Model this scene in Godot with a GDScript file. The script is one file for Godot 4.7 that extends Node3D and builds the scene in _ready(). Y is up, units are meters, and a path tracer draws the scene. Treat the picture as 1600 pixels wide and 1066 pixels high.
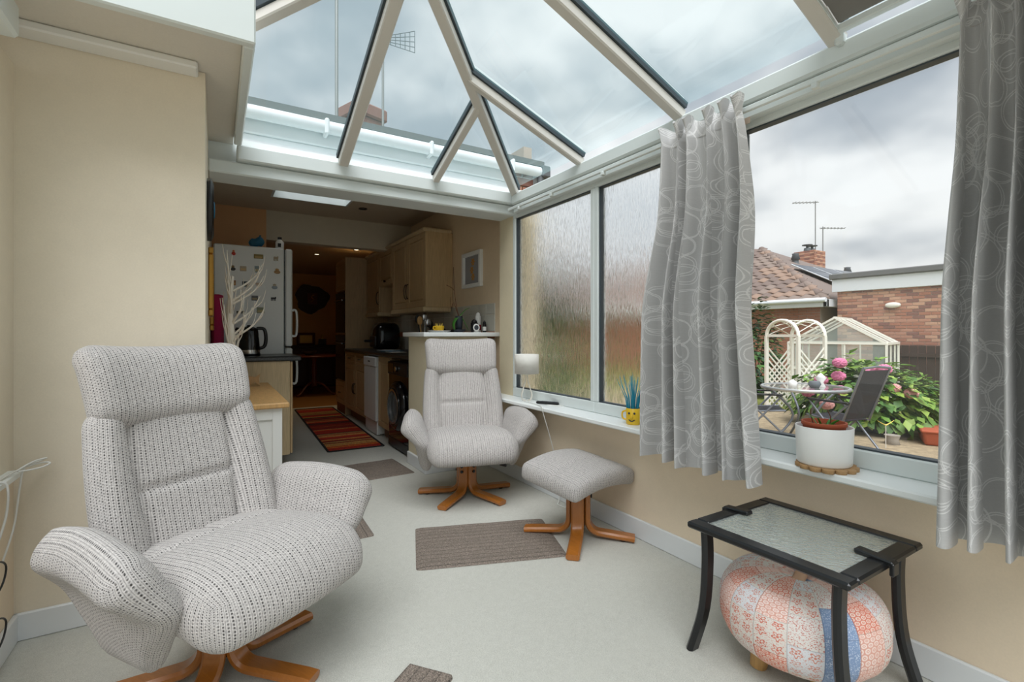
extends Node3D
# A conservatory lounge opening on a galley kitchen. x: across the room to the window wall, -z: towards the kitchen, y up, metres.
const EYE := 1.12
const FOCAL := 760.0
const HORIZON := 521.0
const YAW := 31.3
const GY := -0.35            # garden level
const WX := 1.98             # inner face of the window wall
const LX := -0.63            # inner face of the left wall
var names := {}
var M := {}
var T := {}
var rng := RandomNumberGenerator.new()

# ---------------------------------------------------------------- pixels of the photograph to points
func ray(px: float, py: float) -> Vector3:
	var a := deg_to_rad(YAW)
	var f := Vector3(sin(a), 0, -cos(a))
	var r := Vector3(cos(a), 0, sin(a))
	return f + r * ((px - 800.0) / FOCAL) - Vector3.UP * ((py - HORIZON) / FOCAL)
func fl(px: float, py: float, y := 0.0) -> Vector3:
	var d := ray(px, py)
	return Vector3(0, EYE, 0) + d * ((y - EYE) / d.y)
func onx(px: float, py: float, x: float) -> Vector3:
	var d := ray(px, py)
	return Vector3(0, EYE, 0) + d * (x / d.x)
func onz(px: float, py: float, z: float) -> Vector3:
	var d := ray(px, py)
	return Vector3(0, EYE, 0) + d * (z / d.z)
func at_depth(px: float, py: float, depth: float) -> Vector3:
	return Vector3(0, EYE, 0) + ray(px, py) * depth

# ---------------------------------------------------------------- nodes
func numbered(called: String) -> String:
	names[called] = names.get(called, -1) + 1
	return called if names[called] == 0 else "%s_%03d" % [called, names[called]]
func tag(o: Node3D, label: String, category: String, group := "", kind := "") -> Node3D:
	if label != "": o.set_meta("label", label)
	if category != "": o.set_meta("category", category)
	if group != "": o.set_meta("group", group)
	if kind != "": o.set_meta("kind", kind)
	return o
func thing(called: String, at: Vector3, turn: float, label: String, category: String, group := "") -> Node3D:
	var o := Node3D.new()
	o.name = numbered(called)
	add_child(o)
	o.position = at
	o.rotation_degrees.y = turn
	return tag(o, label, category, group)
func obj(called: String, mesh: Mesh, m: Material, parent: Node = self) -> MeshInstance3D:
	var o := MeshInstance3D.new()
	o.name = numbered(called) if parent == self else called
	o.mesh = mesh
	o.material_override = m
	parent.add_child(o, true)
	return o
func struct(called: String, mesh: Mesh, m: Material, label := "", parent: Node = self) -> MeshInstance3D:
	var o := obj(called, mesh, m, parent)
	if parent == self:
		o.set_meta("kind", "structure")
		o.set_meta("label", label)
		o.set_meta("category", called.split("_")[0])
	return o
func struct_node(called: String, label: String, category := "") -> Node3D:
	var o := Node3D.new()
	o.name = numbered(called)
	add_child(o)
	o.set_meta("kind", "structure")
	o.set_meta("label", label)
	o.set_meta("category", category if category != "" else called.split("_")[0])
	return o

# ---------------------------------------------------------------- meshes
func begin() -> SurfaceTool:
	var st := SurfaceTool.new()
	st.begin(Mesh.PRIMITIVE_TRIANGLES)
	st.set_smooth_group(-1)
	return st
func done(st: SurfaceTool) -> ArrayMesh:
	st.generate_normals()
	return st.commit()
func tri(st: SurfaceTool, a: Vector3, b: Vector3, c: Vector3, n: Vector3) -> void:
	if (b - a).cross(c - a).dot(n) > 0.0:
		var k := b; b = c; c = k
	for p in [a, b, c]:
		st.set_uv(Vector2(p.x + p.z, p.y))
		st.add_vertex(p)
func quad(st: SurfaceTool, a: Vector3, b: Vector3, c: Vector3, d: Vector3, n: Vector3) -> void:
	tri(st, a, b, c, n)
	tri(st, a, c, d, n)
func convex(st: SurfaceTool, ring: Array, n: Vector3) -> void:
	for i in range(1, ring.size() - 1):
		tri(st, ring[0], ring[i], ring[i + 1], n)
# a box from a to b whose edges are cut back by c
func bx(st: SurfaceTool, a: Vector3, b: Vector3, c := 0.0, t := Transform3D()) -> void:
	var lo := Vector3(minf(a.x, b.x), minf(a.y, b.y), minf(a.z, b.z))
	var hi := Vector3(maxf(a.x, b.x), maxf(a.y, b.y), maxf(a.z, b.z))
	var mid := (lo + hi) / 2
	var h := (hi - lo) / 2
	c = minf(c, minf(h.x, minf(h.y, h.z)) * 0.9)
	for k in 3:
		var u := (k + 1) % 3
		var v := (k + 2) % 3
		for s in [-1.0, 1.0]:
			var q := []
			for e in [[-1, -1], [1, -1], [1, 1], [-1, 1]]:
				var p := Vector3()
				p[k] = s * h[k]; p[u] = e[0] * (h[u] - c); p[v] = e[1] * (h[v] - c)
				q.append(t * (mid + p))
			var n := Vector3(); n[k] = s
			quad(st, q[0], q[1], q[2], q[3], t.basis * n)
		if c > 0.0:
			for s in [-1.0, 1.0]:
				for w in [-1.0, 1.0]:
					var q := []
					for e in [[0, -1], [0, 1], [1, 1], [1, -1]]:
						var p := Vector3()
						p[k] = e[1] * (h[k] - c)
						p[u] = s * (h[u] - (c if e[0] == 0 else 0.0)); p[v] = w * (h[v] - (0.0 if e[0] == 0 else c))
						q.append(t * (mid + p))
					var n := Vector3(); n[u] = s; n[v] = w
					quad(st, q[0], q[1], q[2], q[3], t.basis * n)
	if c > 0.0:
		for sx in [-1.0, 1.0]:
			for sy in [-1.0, 1.0]:
				for sz in [-1.0, 1.0]:
					var g := Vector3(sx, sy, sz)
					tri(st, t * (mid + g * (h - Vector3(0, c, c))), t * (mid + g * (h - Vector3(c, 0, c))), t * (mid + g * (h - Vector3(c, c, 0))), t.basis * g)
func box(a: Vector3, b: Vector3, c := 0.0) -> ArrayMesh:
	var st := begin()
	bx(st, a, b, c)
	return done(st)
# a box standing round a point: centre of its base, size
func cbox(st: SurfaceTool, base: Vector3, size: Vector3, c := 0.0, t := Transform3D()) -> void:
	bx(st, base - Vector3(size.x / 2, 0, size.z / 2), base + Vector3(size.x / 2, size.y, size.z / 2), c, t)
# a straight bar with a rectangular section between two points
func bar(st: SurfaceTool, p: Vector3, q: Vector3, w: float, h: float, c := 0.0, upward := Vector3.UP) -> void:
	var z := (q - p).normalized()
	if absf(z.dot(upward)) > 0.98: upward = Vector3.RIGHT
	var x := upward.cross(z).normalized()
	var y := z.cross(x)
	bx(st, Vector3(-w / 2, -h / 2, 0), Vector3(w / 2, h / 2, p.distance_to(q)), c, Transform3D(Basis(x, y, z), p))
# a swept tube; radius may differ along the way, sections may be flattened
func tube(st: SurfaceTool, pts: Array, r0: float, r1 := -1.0, sides := 8, flat := 1.0, side := Vector3.ZERO) -> void:
	if r1 < 0.0: r1 = r0
	var rings := []
	var x := Vector3()
	var n := pts.size()
	for i in n:
		var z: Vector3 = (pts[mini(i + 1, n - 1)] - pts[maxi(i - 1, 0)]).normalized()
		if side != Vector3.ZERO:
			x = (side - z * side.dot(z)).normalized()
		elif i == 0:
			x = z.cross(Vector3.UP if absf(z.y) < 0.9 else Vector3.RIGHT).normalized()
		else:
			x = (x - z * x.dot(z)).normalized()
		var y := z.cross(x)
		var r := lerpf(r0, r1, float(i) / (n - 1))
		var ring := []
		for k in sides:
			var a := TAU * k / sides
			ring.append(pts[i] + x * cos(a) * r + y * sin(a) * r * flat)
		rings.append(ring)
	st.set_smooth_group(1)
	for i in n - 1:
		for k in sides:
			var l := (k + 1) % sides
			quad(st, rings[i][k], rings[i][l], rings[i + 1][l], rings[i + 1][k], (rings[i][k] + rings[i][l]) / 2 - (pts[i] as Vector3))
	st.set_smooth_group(-1)
	convex(st, rings[0], pts[0] - pts[1])
	convex(st, rings[n - 1], pts[n - 1] - pts[n - 2])
# a plank with rounded edges swept along a path in a plane; side is the direction of its width
func ribbon(st: SurfaceTool, pts: Array, w: float, th: float, side: Vector3) -> void:
	var rings := []
	var n := pts.size()
	var c := th * 0.3
	for i in n:
		var z: Vector3 = (pts[mini(i + 1, n - 1)] - pts[maxi(i - 1, 0)]).normalized()
		var x := (side - z * side.dot(z)).normalized()
		var y := z.cross(x)
		var ring := []
		for e in [[-1, -1, 1, 0], [1, -1, -1, 0], [1, -1, 0, 1], [1, 1, 0, -1], [1, 1, -1, 0], [-1, 1, 1, 0], [-1, 1, 0, -1], [-1, -1, 0, 1]]:
			ring.append(pts[i] + x * (e[0] * w / 2 + e[2] * c) + y * (e[1] * th / 2 + e[3] * c))
		rings.append(ring)
	for i in n - 1:
		for k in 8:
			st.set_smooth_group(10 + k)
			var l := (k + 1) % 8
			quad(st, rings[i][k], rings[i][l], rings[i + 1][l], rings[i + 1][k], (rings[i][k] + rings[i][l]) / 2 - (pts[i] as Vector3))
	st.set_smooth_group(-1)
	convex(st, rings[0], pts[0] - pts[1])
	convex(st, rings[n - 1], pts[n - 1] - pts[n - 2])
# profile points (radius, height) turned round the y axis
func lathe(st: SurfaceTool, prof: Array, at := Vector3.ZERO, segs := 24, squash := 1.0) -> void:
	st.set_smooth_group(-1)
	for i in prof.size() - 1:
		var p: Vector2 = prof[i]
		var q: Vector2 = prof[i + 1]
		if p.is_equal_approx(q): continue
		st.set_smooth_group(20 + i if absf((q - p).angle()) > 3.0 else 3)
		var nn := Vector2((q - p).y, -(q - p).x)
		for k in segs:
			var a := TAU * k / segs
			var b := TAU * (k + 1) / segs
			var ca := Vector3(cos(a), 0, sin(a) * squash)
			var cb := Vector3(cos(b), 0, sin(b) * squash)
			var m := (ca + cb).normalized() * nn.x + Vector3.UP * nn.y
			if p.x < 1e-5: tri(st, at + Vector3(0, p.y, 0), at + ca * q.x + Vector3.UP * q.y, at + cb * q.x + Vector3.UP * q.y, m)
			elif q.x < 1e-5: tri(st, at + ca * p.x + Vector3.UP * p.y, at + cb * p.x + Vector3.UP * p.y, at + Vector3(0, q.y, 0), m)
			else: quad(st, at + ca * p.x + Vector3.UP * p.y, at + cb * p.x + Vector3.UP * p.y, at + cb * q.x + Vector3.UP * q.y, at + ca * q.x + Vector3.UP * q.y, m)
	st.set_smooth_group(-1)
func turned(prof: Array, segs := 24) -> ArrayMesh:
	var st := begin()
	lathe(st, prof, Vector3.ZERO, segs)
	return done(st)
# a rounded block bent by a function; its cloth coordinates are metres of the unbent block
func pad(half: Vector3, r: float, n: Vector3i, bend: Callable, uv_scale := 1.0) -> ArrayMesh:
	var st := begin()
	st.set_smooth_group(1)
	var core := half - Vector3.ONE * r
	for k in 3:
		var u := (k + 1) % 3
		var v := (k + 2) % 3
		for s in [-1.0, 1.0]:
			var grid := []
			var uvs := []
			for i in n[u] + 1:
				for j in n[v] + 1:
					var p := Vector3()
					p[k] = s * half[k]
					p[u] = snappedf(lerpf(-half[u], half[u], 0.5 - 0.5 * cos(PI * i / n[u]) if n[u] < 12 else float(i) / n[u]), 1e-6)
					p[v] = snappedf(lerpf(-half[v], half[v], 0.5 - 0.5 * cos(PI * j / n[v]) if n[v] < 12 else float(j) / n[v]), 1e-6)
					var q := p.clamp(-core, core)
					var d := p - q
					var w := q + d.normalized() * r
					uvs.append(Vector2(p.z if k == 0 else p.x, p.z if k == 1 else p.y) * uv_scale)
					grid.append(bend.call(w))
			for i in n[u]:
				for j in n[v]:
					var a := i * (n[v] + 1) + j
					var idx := [a, a + 1, a + n[v] + 2, a + n[v] + 1]
					for f in ([[0, 1, 2], [0, 2, 3]] if s > 0 else [[0, 2, 1], [0, 3, 2]]):
						for e in f:
							st.set_uv(uvs[idx[e]])
							st.add_vertex(grid[idx[e]])
	return done(st)
func keep(p: Vector3) -> Vector3:
	return p
func sphere(r: Vector3, n := 10) -> ArrayMesh:
	return pad(Vector3.ONE, 0.999, Vector3i(n, n, n), func(p): return p.normalized() * r)
# a grid of points (rows of equal length) as a sheet
func sheet(rows: Array, uvs: Array) -> ArrayMesh:
	var st := begin()
	st.set_smooth_group(1)
	for i in rows.size() - 1:
		for j in rows[i].size() - 1:
			for e in [[0, 0], [0, 1], [1, 1], [0, 0], [1, 1], [1, 0]]:
				st.set_uv(uvs[i + e[0]][j + e[1]])
				st.add_vertex(rows[i + e[0]][j + e[1]])
	return done(st)
# a flat outline with thickness; outline in x, y; from z = 0 to z = th
func slab(pts: PackedVector2Array, th: float, t := Transform3D(), st: SurfaceTool = null) -> ArrayMesh:
	var own := st == null
	if own: st = begin()
	var ix := Geometry2D.triangulate_polygon(pts)
	for i in range(0, ix.size(), 3):
		for s in [0.0, 1.0]:
			var q := []
			for k in 3: q.append(t * Vector3(pts[ix[i + k]].x, pts[ix[i + k]].y, s * th))
			tri(st, q[0], q[1], q[2], t.basis * Vector3(0, 0, s * 2 - 1))
	var clock := Geometry2D.is_polygon_clockwise(pts)
	for i in pts.size():
		var p := pts[i]
		var q := pts[(i + 1) % pts.size()]
		var n := Vector2((q - p).y, -(q - p).x) * (-1.0 if clock else 1.0)
		quad(st, t * Vector3(p.x, p.y, 0), t * Vector3(q.x, q.y, 0), t * Vector3(q.x, q.y, th), t * Vector3(p.x, p.y, th), t.basis * Vector3(n.x, n.y, 0))
	return done(st) if own else null
func curve(pts: Array, steps := 6) -> Array:
	var c := Curve3D.new()
	for i in pts.size():
		var before: Vector3 = pts[maxi(i - 1, 0)]
		var after: Vector3 = pts[mini(i + 1, pts.size() - 1)]
		var t := (after - before) / 6.0
		c.add_point(pts[i], -t, t)
	var out := []
	for i in pts.size() - 1:
		for k in steps: out.append(c.sample(i, float(k) / steps))
	out.append(pts[-1])
	return out

# ---------------------------------------------------------------- materials
func tex(w: int, h: int, f: Callable) -> ImageTexture:
	var im := Image.create(w, h, false, Image.FORMAT_RGB8)
	for y in h:
		for x in w:
			im.set_pixel(x, y, f.call(x, y))
	return ImageTexture.create_from_image(im)
func mat(called: String, c: Color, rough := 0.6, metal := 0.0) -> StandardMaterial3D:
	var m := StandardMaterial3D.new()
	m.resource_name = called
	m.albedo_color = c
	m.roughness = rough
	m.metallic = metal
	M[called] = m
	return m
func rgb(r: float, g: float, b: float) -> Color:
	return Color(r / 255, g / 255, b / 255)
func triplanar(m: StandardMaterial3D, scale: Vector3, world := true) -> StandardMaterial3D:
	m.uv1_triplanar = true
	m.uv1_world_triplanar = world
	m.uv1_scale = scale
	return m
func textured(called: String, t: Texture2D, rough: float, scale := Vector3.ONE, relief := 0.0, height: Texture2D = null) -> StandardMaterial3D:
	var m := mat(called, Color.WHITE, rough)
	m.albedo_texture = t
	m.uv1_scale = scale
	if relief != 0.0:
		m.heightmap_enabled = true
		m.heightmap_texture = height if height else t
		m.heightmap_scale = relief
	return m
func pane(called: String, c: Color, alpha: float, rough := 0.02) -> StandardMaterial3D:
	var m := mat(called, Color(c, alpha), rough)
	m.transparency = BaseMaterial3D.TRANSPARENCY_ALPHA
	return m
func noise_at(freq: float, octaves := 3, s := 1) -> FastNoiseLite:
	var n := FastNoiseLite.new()
	n.seed = s
	n.frequency = freq
	n.fractal_octaves = octaves
	return n
# noise that repeats every w by h pixels
func loop_noise(n: FastNoiseLite, x: float, y: float, w: float, h: float, sx := 1.0, sy := 1.0) -> float:
	var a := TAU * x / w
	var t := y / h
	var p := Vector3(cos(a) * w / TAU * sx, sin(a) * w / TAU * sx, y * sy)
	var v := n.get_noise_3dv(p)
	if t > 0.75: v = lerpf(v, n.get_noise_3dv(p - Vector3(0, 0, h * sy)), (t - 0.75) * 4.0)
	return v

func make_materials() -> void:
	var n1 := noise_at(0.35, 2, 3)
	var n2 := noise_at(0.03, 3, 5)
	var n3 := noise_at(0.9, 1, 8)
	mat("white_plastic", rgb(218, 225, 223), 0.3)
	mat("white_sill", rgb(236, 240, 238), 0.28)
	mat("grey_seal", rgb(58, 68, 74), 0.5)
	mat("rafter_cladding", rgb(214, 210, 202), 0.4)
	mat("white_paint", rgb(232, 232, 228), 0.55)
	mat("skirting", rgb(226, 229, 230), 0.4)
	var plaster := tex(256, 256, func(x, y): var v := 0.97 + 0.010 * loop_noise(n2, x, y, 256, 256) + 0.015 * loop_noise(n1, x, y, 256, 256); return Color(v, v, v))
	for w in [["cream_wall", rgb(236, 225, 204)], ["peach_wall", rgb(242, 224, 198)], ["kitchen_wall", rgb(230, 208, 176)], ["apricot_wall", rgb(232, 184, 136)], ["ochre_wall", rgb(226, 178, 106)], ["ivory_wall", rgb(226, 214, 184)], ["header_paint", rgb(214, 204, 184)]]:
		triplanar(textured(w[0], plaster, 0.85, Vector3.ONE, 0.05), Vector3.ONE * 1.6).albedo_color = w[1]
	triplanar(textured("soffit_paint", plaster, 0.7, Vector3.ONE, 0.03), Vector3.ONE).albedo_color = rgb(222, 216, 204)
	triplanar(textured("swirl_ceiling", plaster, 0.8, Vector3.ONE, 0.5), Vector3.ONE * 2.5).albedo_color = rgb(206, 190, 168)
	var pile := tex(512, 512, func(x, y): var v := 0.93 + 0.09 * loop_noise(n1, x, y, 512, 512) + 0.02 * loop_noise(n2, x, y, 512, 512) + 0.10 * loop_noise(n3, x, y, 512, 512); return Color(v, v * 0.995, v * 0.975))
	var carpet := triplanar(textured("carpet", pile, 0.95, Vector3.ONE, 0.4), Vector3.ONE * 1.7)
	carpet.albedo_color = rgb(206, 206, 200)
	carpet.rim_enabled = true
	carpet.rim = 0.25
	mat("wood_floor", rgb(150, 104, 54), 0.5)
	# knitted upholstery: ribs of small loops, light with grey flecks; one tile is 12 cm
	var fl_n := noise_at(0.11, 2, 12)
	var weave := func(x, y):
		var rib := int(x / 16.0)
		var fx: float = fposmod(x, 16.0) / 16.0 - 0.5
		var off := 5.33 if rib % 2 == 1 else 0.0
		var fy: float = fposmod(y + off, 10.667) / 10.667 - 0.5
		var loop := Vector2(fx * 1.7, fy).length()
		var fleck := loop_noise(fl_n, x, y, 256, 256)
		var v := 0.79 + 0.12 * fleck
		var depth := 0.54 if rib % 2 == 0 else 0.40
		v -= depth * clampf(1.3 - loop * 2.9, 0.0, 1.0) * clampf(0.8 + 1.4 * fleck, 0.15, 1.3)
		v -= 0.16 * clampf(1.0 - absf(absf(fx) - 0.5) * 8.0, 0.0, 1.0)
		return Color(v, v * 0.98, v * 0.965)
	T.weave = tex(256, 256, weave)
	var fabric := textured("knit_fabric", T.weave, 0.92, Vector3(1 / 0.21, 1 / 0.21, 1), 0.4)
	fabric.albedo_color = rgb(246, 244, 242)
	fabric.rim_enabled = true
	fabric.rim = 0.3
	var grain := func(x, y):
		var v := 0.90 + 0.07 * loop_noise(n1, x, y, 256, 512, 1.0, 0.04) + 0.05 * loop_noise(n2, x, y, 256, 512, 2.5, 0.2)
		return Color(v, v * 0.985, v * 0.96)
	T.grain = tex(256, 512, grain)
	for w in [["oak", rgb(212, 184, 142), 0.45], ["oak_pale", rgb(220, 198, 160), 0.45], ["beech_top", rgb(220, 176, 116), 0.45], ["teak", rgb(186, 116, 46), 0.3], ["mahogany", rgb(112, 50, 24), 0.35], ["dark_wood", rgb(60, 38, 26), 0.5], ["fence_wood", rgb(74, 56, 46), 0.8], ["slice_wood", rgb(196, 158, 112), 0.7]]:
		var m := triplanar(textured(w[0], T.grain, w[2], Vector3.ONE, 0.02), Vector3(2.2, 1.1, 2.2), false)
		m.albedo_color = w[1]
	M.oak_plinth = mat("oak_plinth", rgb(120, 74, 44), 0.5)
	M.teak.clearcoat_enabled = true
	M.teak.clearcoat = 0.4
	M.teak.clearcoat_roughness = 0.25
	# doormats: lengthwise stripes of flecked grey-brown cord; u runs across the stripes
	var cord := func(x, y):
		var s := 0.50 + 0.05 * loop_noise(n2, x, 0, 256, 256, 3.0) + 0.26 * loop_noise(n3, x, y, 256, 256) + 0.20 * loop_noise(n1, x, y, 256, 256, 1.0, 0.6)
		if int(x) % 32 < 3: s -= 0.13
		return Color(s, s * 0.93, s * 0.87)
	T.cord = tex(256, 256, cord)
	textured("mat_cord", T.cord, 0.95, Vector3(1 / 0.32, 1 / 0.4, 1), 0.6).albedo_color = rgb(255, 250, 244)
	# runner: bands of red, orange, ochre and near black across
	var bands := []
	rng.seed = 21
	var hues := [rgb(150, 30, 22), rgb(196, 60, 26), rgb(206, 110, 40), rgb(120, 22, 22), rgb(196, 150, 84), rgb(52, 24, 22), rgb(170, 40, 24), rgb(140, 92, 44)]
	while bands.size() < 512:
		var c: Color = hues[rng.randi() % hues.size()]
		for k in rng.randi_range(3, 12): bands.append(c)
	T.runner = tex(128, 512, func(x, y): var v := 1.0 + 0.35 * loop_noise(n3, x, y, 128, 512) + 0.25 * loop_noise(n1, x, y, 128, 512); return (bands[y] as Color) * v)
	textured("runner_pile", T.runner, 0.95, Vector3.ONE, 0.3)
	mat("black_trim", rgb(26, 22, 22), 0.8)
	# satin curtain with overlapping rings woven in
	var rings := Image.create(512, 512, false, Image.FORMAT_RGB8)
	var line := Image.create(512, 512, false, Image.FORMAT_RF)
	rng.seed = 5
	for k in 26:
		var cx := rng.randf() * 512
		var cy := rng.randf() * 512
		var r := rng.randf_range(44, 74)
		for e in 2:
			var rr := r - e * rng.randf_range(5, 12)
			var ox := rng.randf_range(-4, 4)
			for s in 1400:
				var a := TAU * s / 1400.0
				for w in 3:
					line.set_pixel(posmod(int(cx + ox * e + cos(a) * (rr + w)), 512), posmod(int(cy + sin(a) * (rr + w)), 512), Color(1, 1, 1))
	for y in 512:
		for x in 512:
			var v := 0.72 + 0.02 * loop_noise(n1, x, y, 512, 512, 0.1, 1.0) + 0.02 * loop_noise(n3, x, y, 512, 512)
			v += 0.13 * line.get_pixel(x, y).r
			rings.set_pixel(x, y, Color(v, v * 0.995, v * 0.985))
	T.rings = ImageTexture.create_from_image(rings)
	var satin := textured("curtain_satin", T.rings, 0.5, Vector3(1 / 0.5, 1 / 0.5, 1))
	satin.rim_enabled = true
	satin.rim = 0.4
	satin.backlight_enabled = true
	satin.backlight = Color(0.10, 0.10, 0.10)
	mat("curtain_lining", rgb(176, 158, 140), 0.8)
	# patchwork of block-printed cotton; columns of patches
	var patch := func(x, y):
		var col := int(x / 64.0)
		var row := int((y + (col % 3) * 40) / 96.0)
		var k := [[0, 2, 4, 2, 0, 4], [3, 1, 3, 1, 3, 1], [2, 0, 4, 0, 2, 4], [1, 3, 0, 1, 3, 3], [4, 0, 2, 4, 0, 2], [5, 2, 5, 5, 5, 5], [3, 1, 3, 3, 1, 3], [0, 4, 2, 0, 2, 4]][col % 8][row % 6] as int
		var fx: float = fposmod(x, 64.0)
		var fy: float = fposmod(y + (col % 3) * 40, 96.0)
		var base: Color = [rgb(226, 218, 210), rgb(220, 132, 112), rgb(228, 222, 216), rgb(222, 168, 152), rgb(222, 222, 224), rgb(134, 156, 190)][k]
		var ink: Color = [rgb(206, 90, 66), rgb(240, 226, 214), rgb(190, 96, 80), rgb(246, 230, 222), rgb(206, 120, 96), rgb(220, 226, 236)][k]
		var v := 0.0
		if k == 1 or k == 3:
			var q := Vector2(fposmod(fx + (8.0 if int(fy / 14.0) % 2 else 0.0), 16.0) - 8.0, fposmod(fy, 14.0) - 7.0)
			v = 1.0 if absf(q.length() - 5.0) < 1.5 or q.length() < 1.5 else 0.0
		elif k == 0 or k == 4:
			var q := Vector2(fposmod(fx, 32.0) - 16.0, fposmod(fy, 32.0) - 16.0)
			var a := q.angle()
			v = 1.0 if absf(q.length() - 8.0 - 3.0 * sin(a * 5.0)) < 1.4 or q.length() < 2.5 else 0.0
			if loop_noise(n1, x, y, 512, 512) > 0.42: v = 1.0
		else:
			v = 1.0 if loop_noise(n1, x, y, 512, 512, 0.7, 0.7) > 0.28 else 0.0
		if fx < 1.5 or fy < 1.5: return base * 0.86
		var fade := 0.45 + 0.5 * loop_noise(n2, x, y, 512, 512)
		return base.lerp(ink, v * clampf(fade + 0.35, 0.2, 0.9))
	T.patch = tex(512, 512, patch)
	textured("patchwork", T.patch, 0.85, Vector3.ONE)
	mat("tan_leather", rgb(196, 156, 128), 0.6)
	# hammered table glass and rain-streaked window glass
	var ham := noise_at(0.05, 1, 31)
	T.hammer = tex(512, 512, func(x, y): var v := 0.5 + 0.5 * loop_noise(ham, x, y, 512, 512); return Color(v, v, v))
	var hg := mat("table_glass", Color(0.93, 0.96, 0.94, 0.25), 0.10)
	hg.refraction_enabled = true
	hg.refraction_scale = 0.05
	hg.heightmap_enabled = true
	hg.heightmap_texture = T.hammer
	hg.heightmap_scale = 0.2
	triplanar(hg, Vector3.ONE * 2.4)
	var strk := noise_at(0.30, 2, 41)
	var strk2 := noise_at(0.07, 2, 43)
	T.streak = tex(512, 512, func(x, y): var v := 0.5 + 0.32 * loop_noise(strk, x, y, 512, 512, 1.0, 0.09) + 0.3 * loop_noise(strk2, x, y, 512, 512, 1.6, 0.2); return Color(v, v, v))
	var og := mat("rain_glass", Color(1, 1, 1, 0.0), 0.03)
	og.refraction_enabled = true
	og.refraction_scale = 0.05
	og.heightmap_enabled = true
	og.heightmap_texture = T.streak
	og.heightmap_scale = 0.075
	triplanar(og, Vector3(3.2, 0.9, 3.2))
	pane("window_glass", rgb(200, 210, 210), 0.03)
	pane("roof_glass", rgb(120, 168, 172), 0.08)
	M.roof_glass.backlight_enabled = true
	M.roof_glass.backlight = Color(0.20, 0.34, 0.345)
	pane("greenhouse_glass", rgb(210, 222, 216), 0.22, 0.1)
	pane("clear_glass", rgb(230, 236, 236), 0.1)
	mat("black_lacquer", rgb(20, 21, 23), 0.28)
	mat("black_plastic", rgb(18, 18, 20), 0.35)
	mat("black_gloss", rgb(12, 12, 14), 0.12)
	mat("chrome", rgb(200, 202, 205), 0.18, 1.0)
	mat("brass", rgb(176, 134, 66), 0.35, 1.0)
	mat("bronze_handle", rgb(78, 62, 48), 0.4, 0.7)
	mat("aluminium", rgb(196, 200, 200), 0.4, 0.6)
	mat("wire_white", rgb(220, 216, 204), 0.45)
	mat("lamp_shade", rgb(240, 238, 230), 0.8).backlight_enabled = true
	M.lamp_shade.backlight = Color(0.5, 0.5, 0.48)
	mat("cable_white", rgb(226, 226, 220), 0.5)
	mat("ceramic_white", rgb(236, 236, 232), 0.35)
	mat("appliance_white", rgb(226, 229, 228), 0.3)
	mat("yellow_ceramic", rgb(232, 190, 40), 0.35)
	mat("yellow_wax", rgb(240, 210, 96), 0.5)
	mat("blue_grass", rgb(40, 150, 178), 0.6)
	mat("terracotta", rgb(170, 84, 54), 0.8)
	mat("bark", rgb(140, 96, 56), 0.95)
	mat("stem_brown", rgb(96, 62, 40), 0.8)
	mat("orchid_leaf", rgb(62, 124, 42), 0.4)
	mat("birch_white", rgb(236, 228, 214), 0.7)
	mat("pink_towel", rgb(176, 36, 84), 0.95)
	mat("red_cloth", rgb(140, 26, 40), 0.95)
	mat("teal_cloth", rgb(24, 96, 126), 0.6)
	mat("slate", rgb(38, 44, 54), 0.5)
	var speck := tex(256, 256, func(x, y): var v := 0.13 + (0.25 if n3.get_noise_2d(x * 1.3, y * 1.3) > 0.45 else 0.0) + 0.05 * n1.get_noise_2d(x, y); return Color(v * 0.95, v, v * 1.02))
	triplanar(textured("worktop_speckle", speck, 0.3), Vector3.ONE * 2.5)
	mat("tile_grey", rgb(196, 194, 182), 0.25)
	mat("tile_border", rgb(186, 112, 72), 0.35)
	mat("grout", rgb(206, 202, 192), 0.9)
	mat("blind_fabric", rgb(128, 126, 122), 0.9)
	var bulb := mat("lit_bulb", rgb(255, 240, 210), 0.4)
	bulb.emission_enabled = true
	bulb.emission = rgb(255, 232, 190)
	bulb.emission_energy_multiplier = 4.0
	# outdoors
	for k in 4: mat("brick_%d" % k, [rgb(186, 138, 116), rgb(172, 120, 98), rgb(198, 156, 130), rgb(142, 104, 92)][k], 0.9)
	mat("mortar", rgb(186, 172, 158), 0.95)
	for k in 3: mat("tile_%d" % k, [rgb(134, 118, 108), rgb(120, 104, 96), rgb(146, 122, 106)][k], 0.9)
	mat("roof_felt", rgb(112, 112, 110), 0.9)
	mat("roof_far", rgb(126, 112, 104), 0.9)
	mat("solar_glass", rgb(66, 70, 80), 0.2)
	mat("fascia_white", rgb(226, 230, 232), 0.5)
	mat("gutter_white", rgb(224, 230, 234), 0.4)
	mat("lead", rgb(92, 96, 98), 0.6)
	mat("mast", rgb(150, 150, 148), 0.5, 0.5)
	mat("lattice_white", rgb(236, 232, 220), 0.6)
	mat("tube_grey", rgb(120, 124, 130), 0.4, 0.4)
	mat("sling_black", rgb(48, 48, 52), 0.85)
	mat("stone", rgb(150, 142, 130), 0.95)
	mat("planter_grey", rgb(104, 110, 114), 0.7)
	var gravel := tex(256, 256, func(x, y): var v := 0.80 + 0.22 * loop_noise(n3, x, y, 256, 256) + 0.14 * loop_noise(n2, x, y, 256, 256); return Color(v, v * 0.96, v * 0.88))
	triplanar(textured("paving", gravel, 0.95), Vector3.ONE * 0.9).albedo_color = rgb(196, 182, 160)
	var turf := tex(256, 256, func(x, y): var v := 0.75 + 0.3 * loop_noise(n1, x, y, 256, 256) + 0.3 * loop_noise(n2, x, y, 256, 256); return Color(v, v, v * 0.8))
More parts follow.
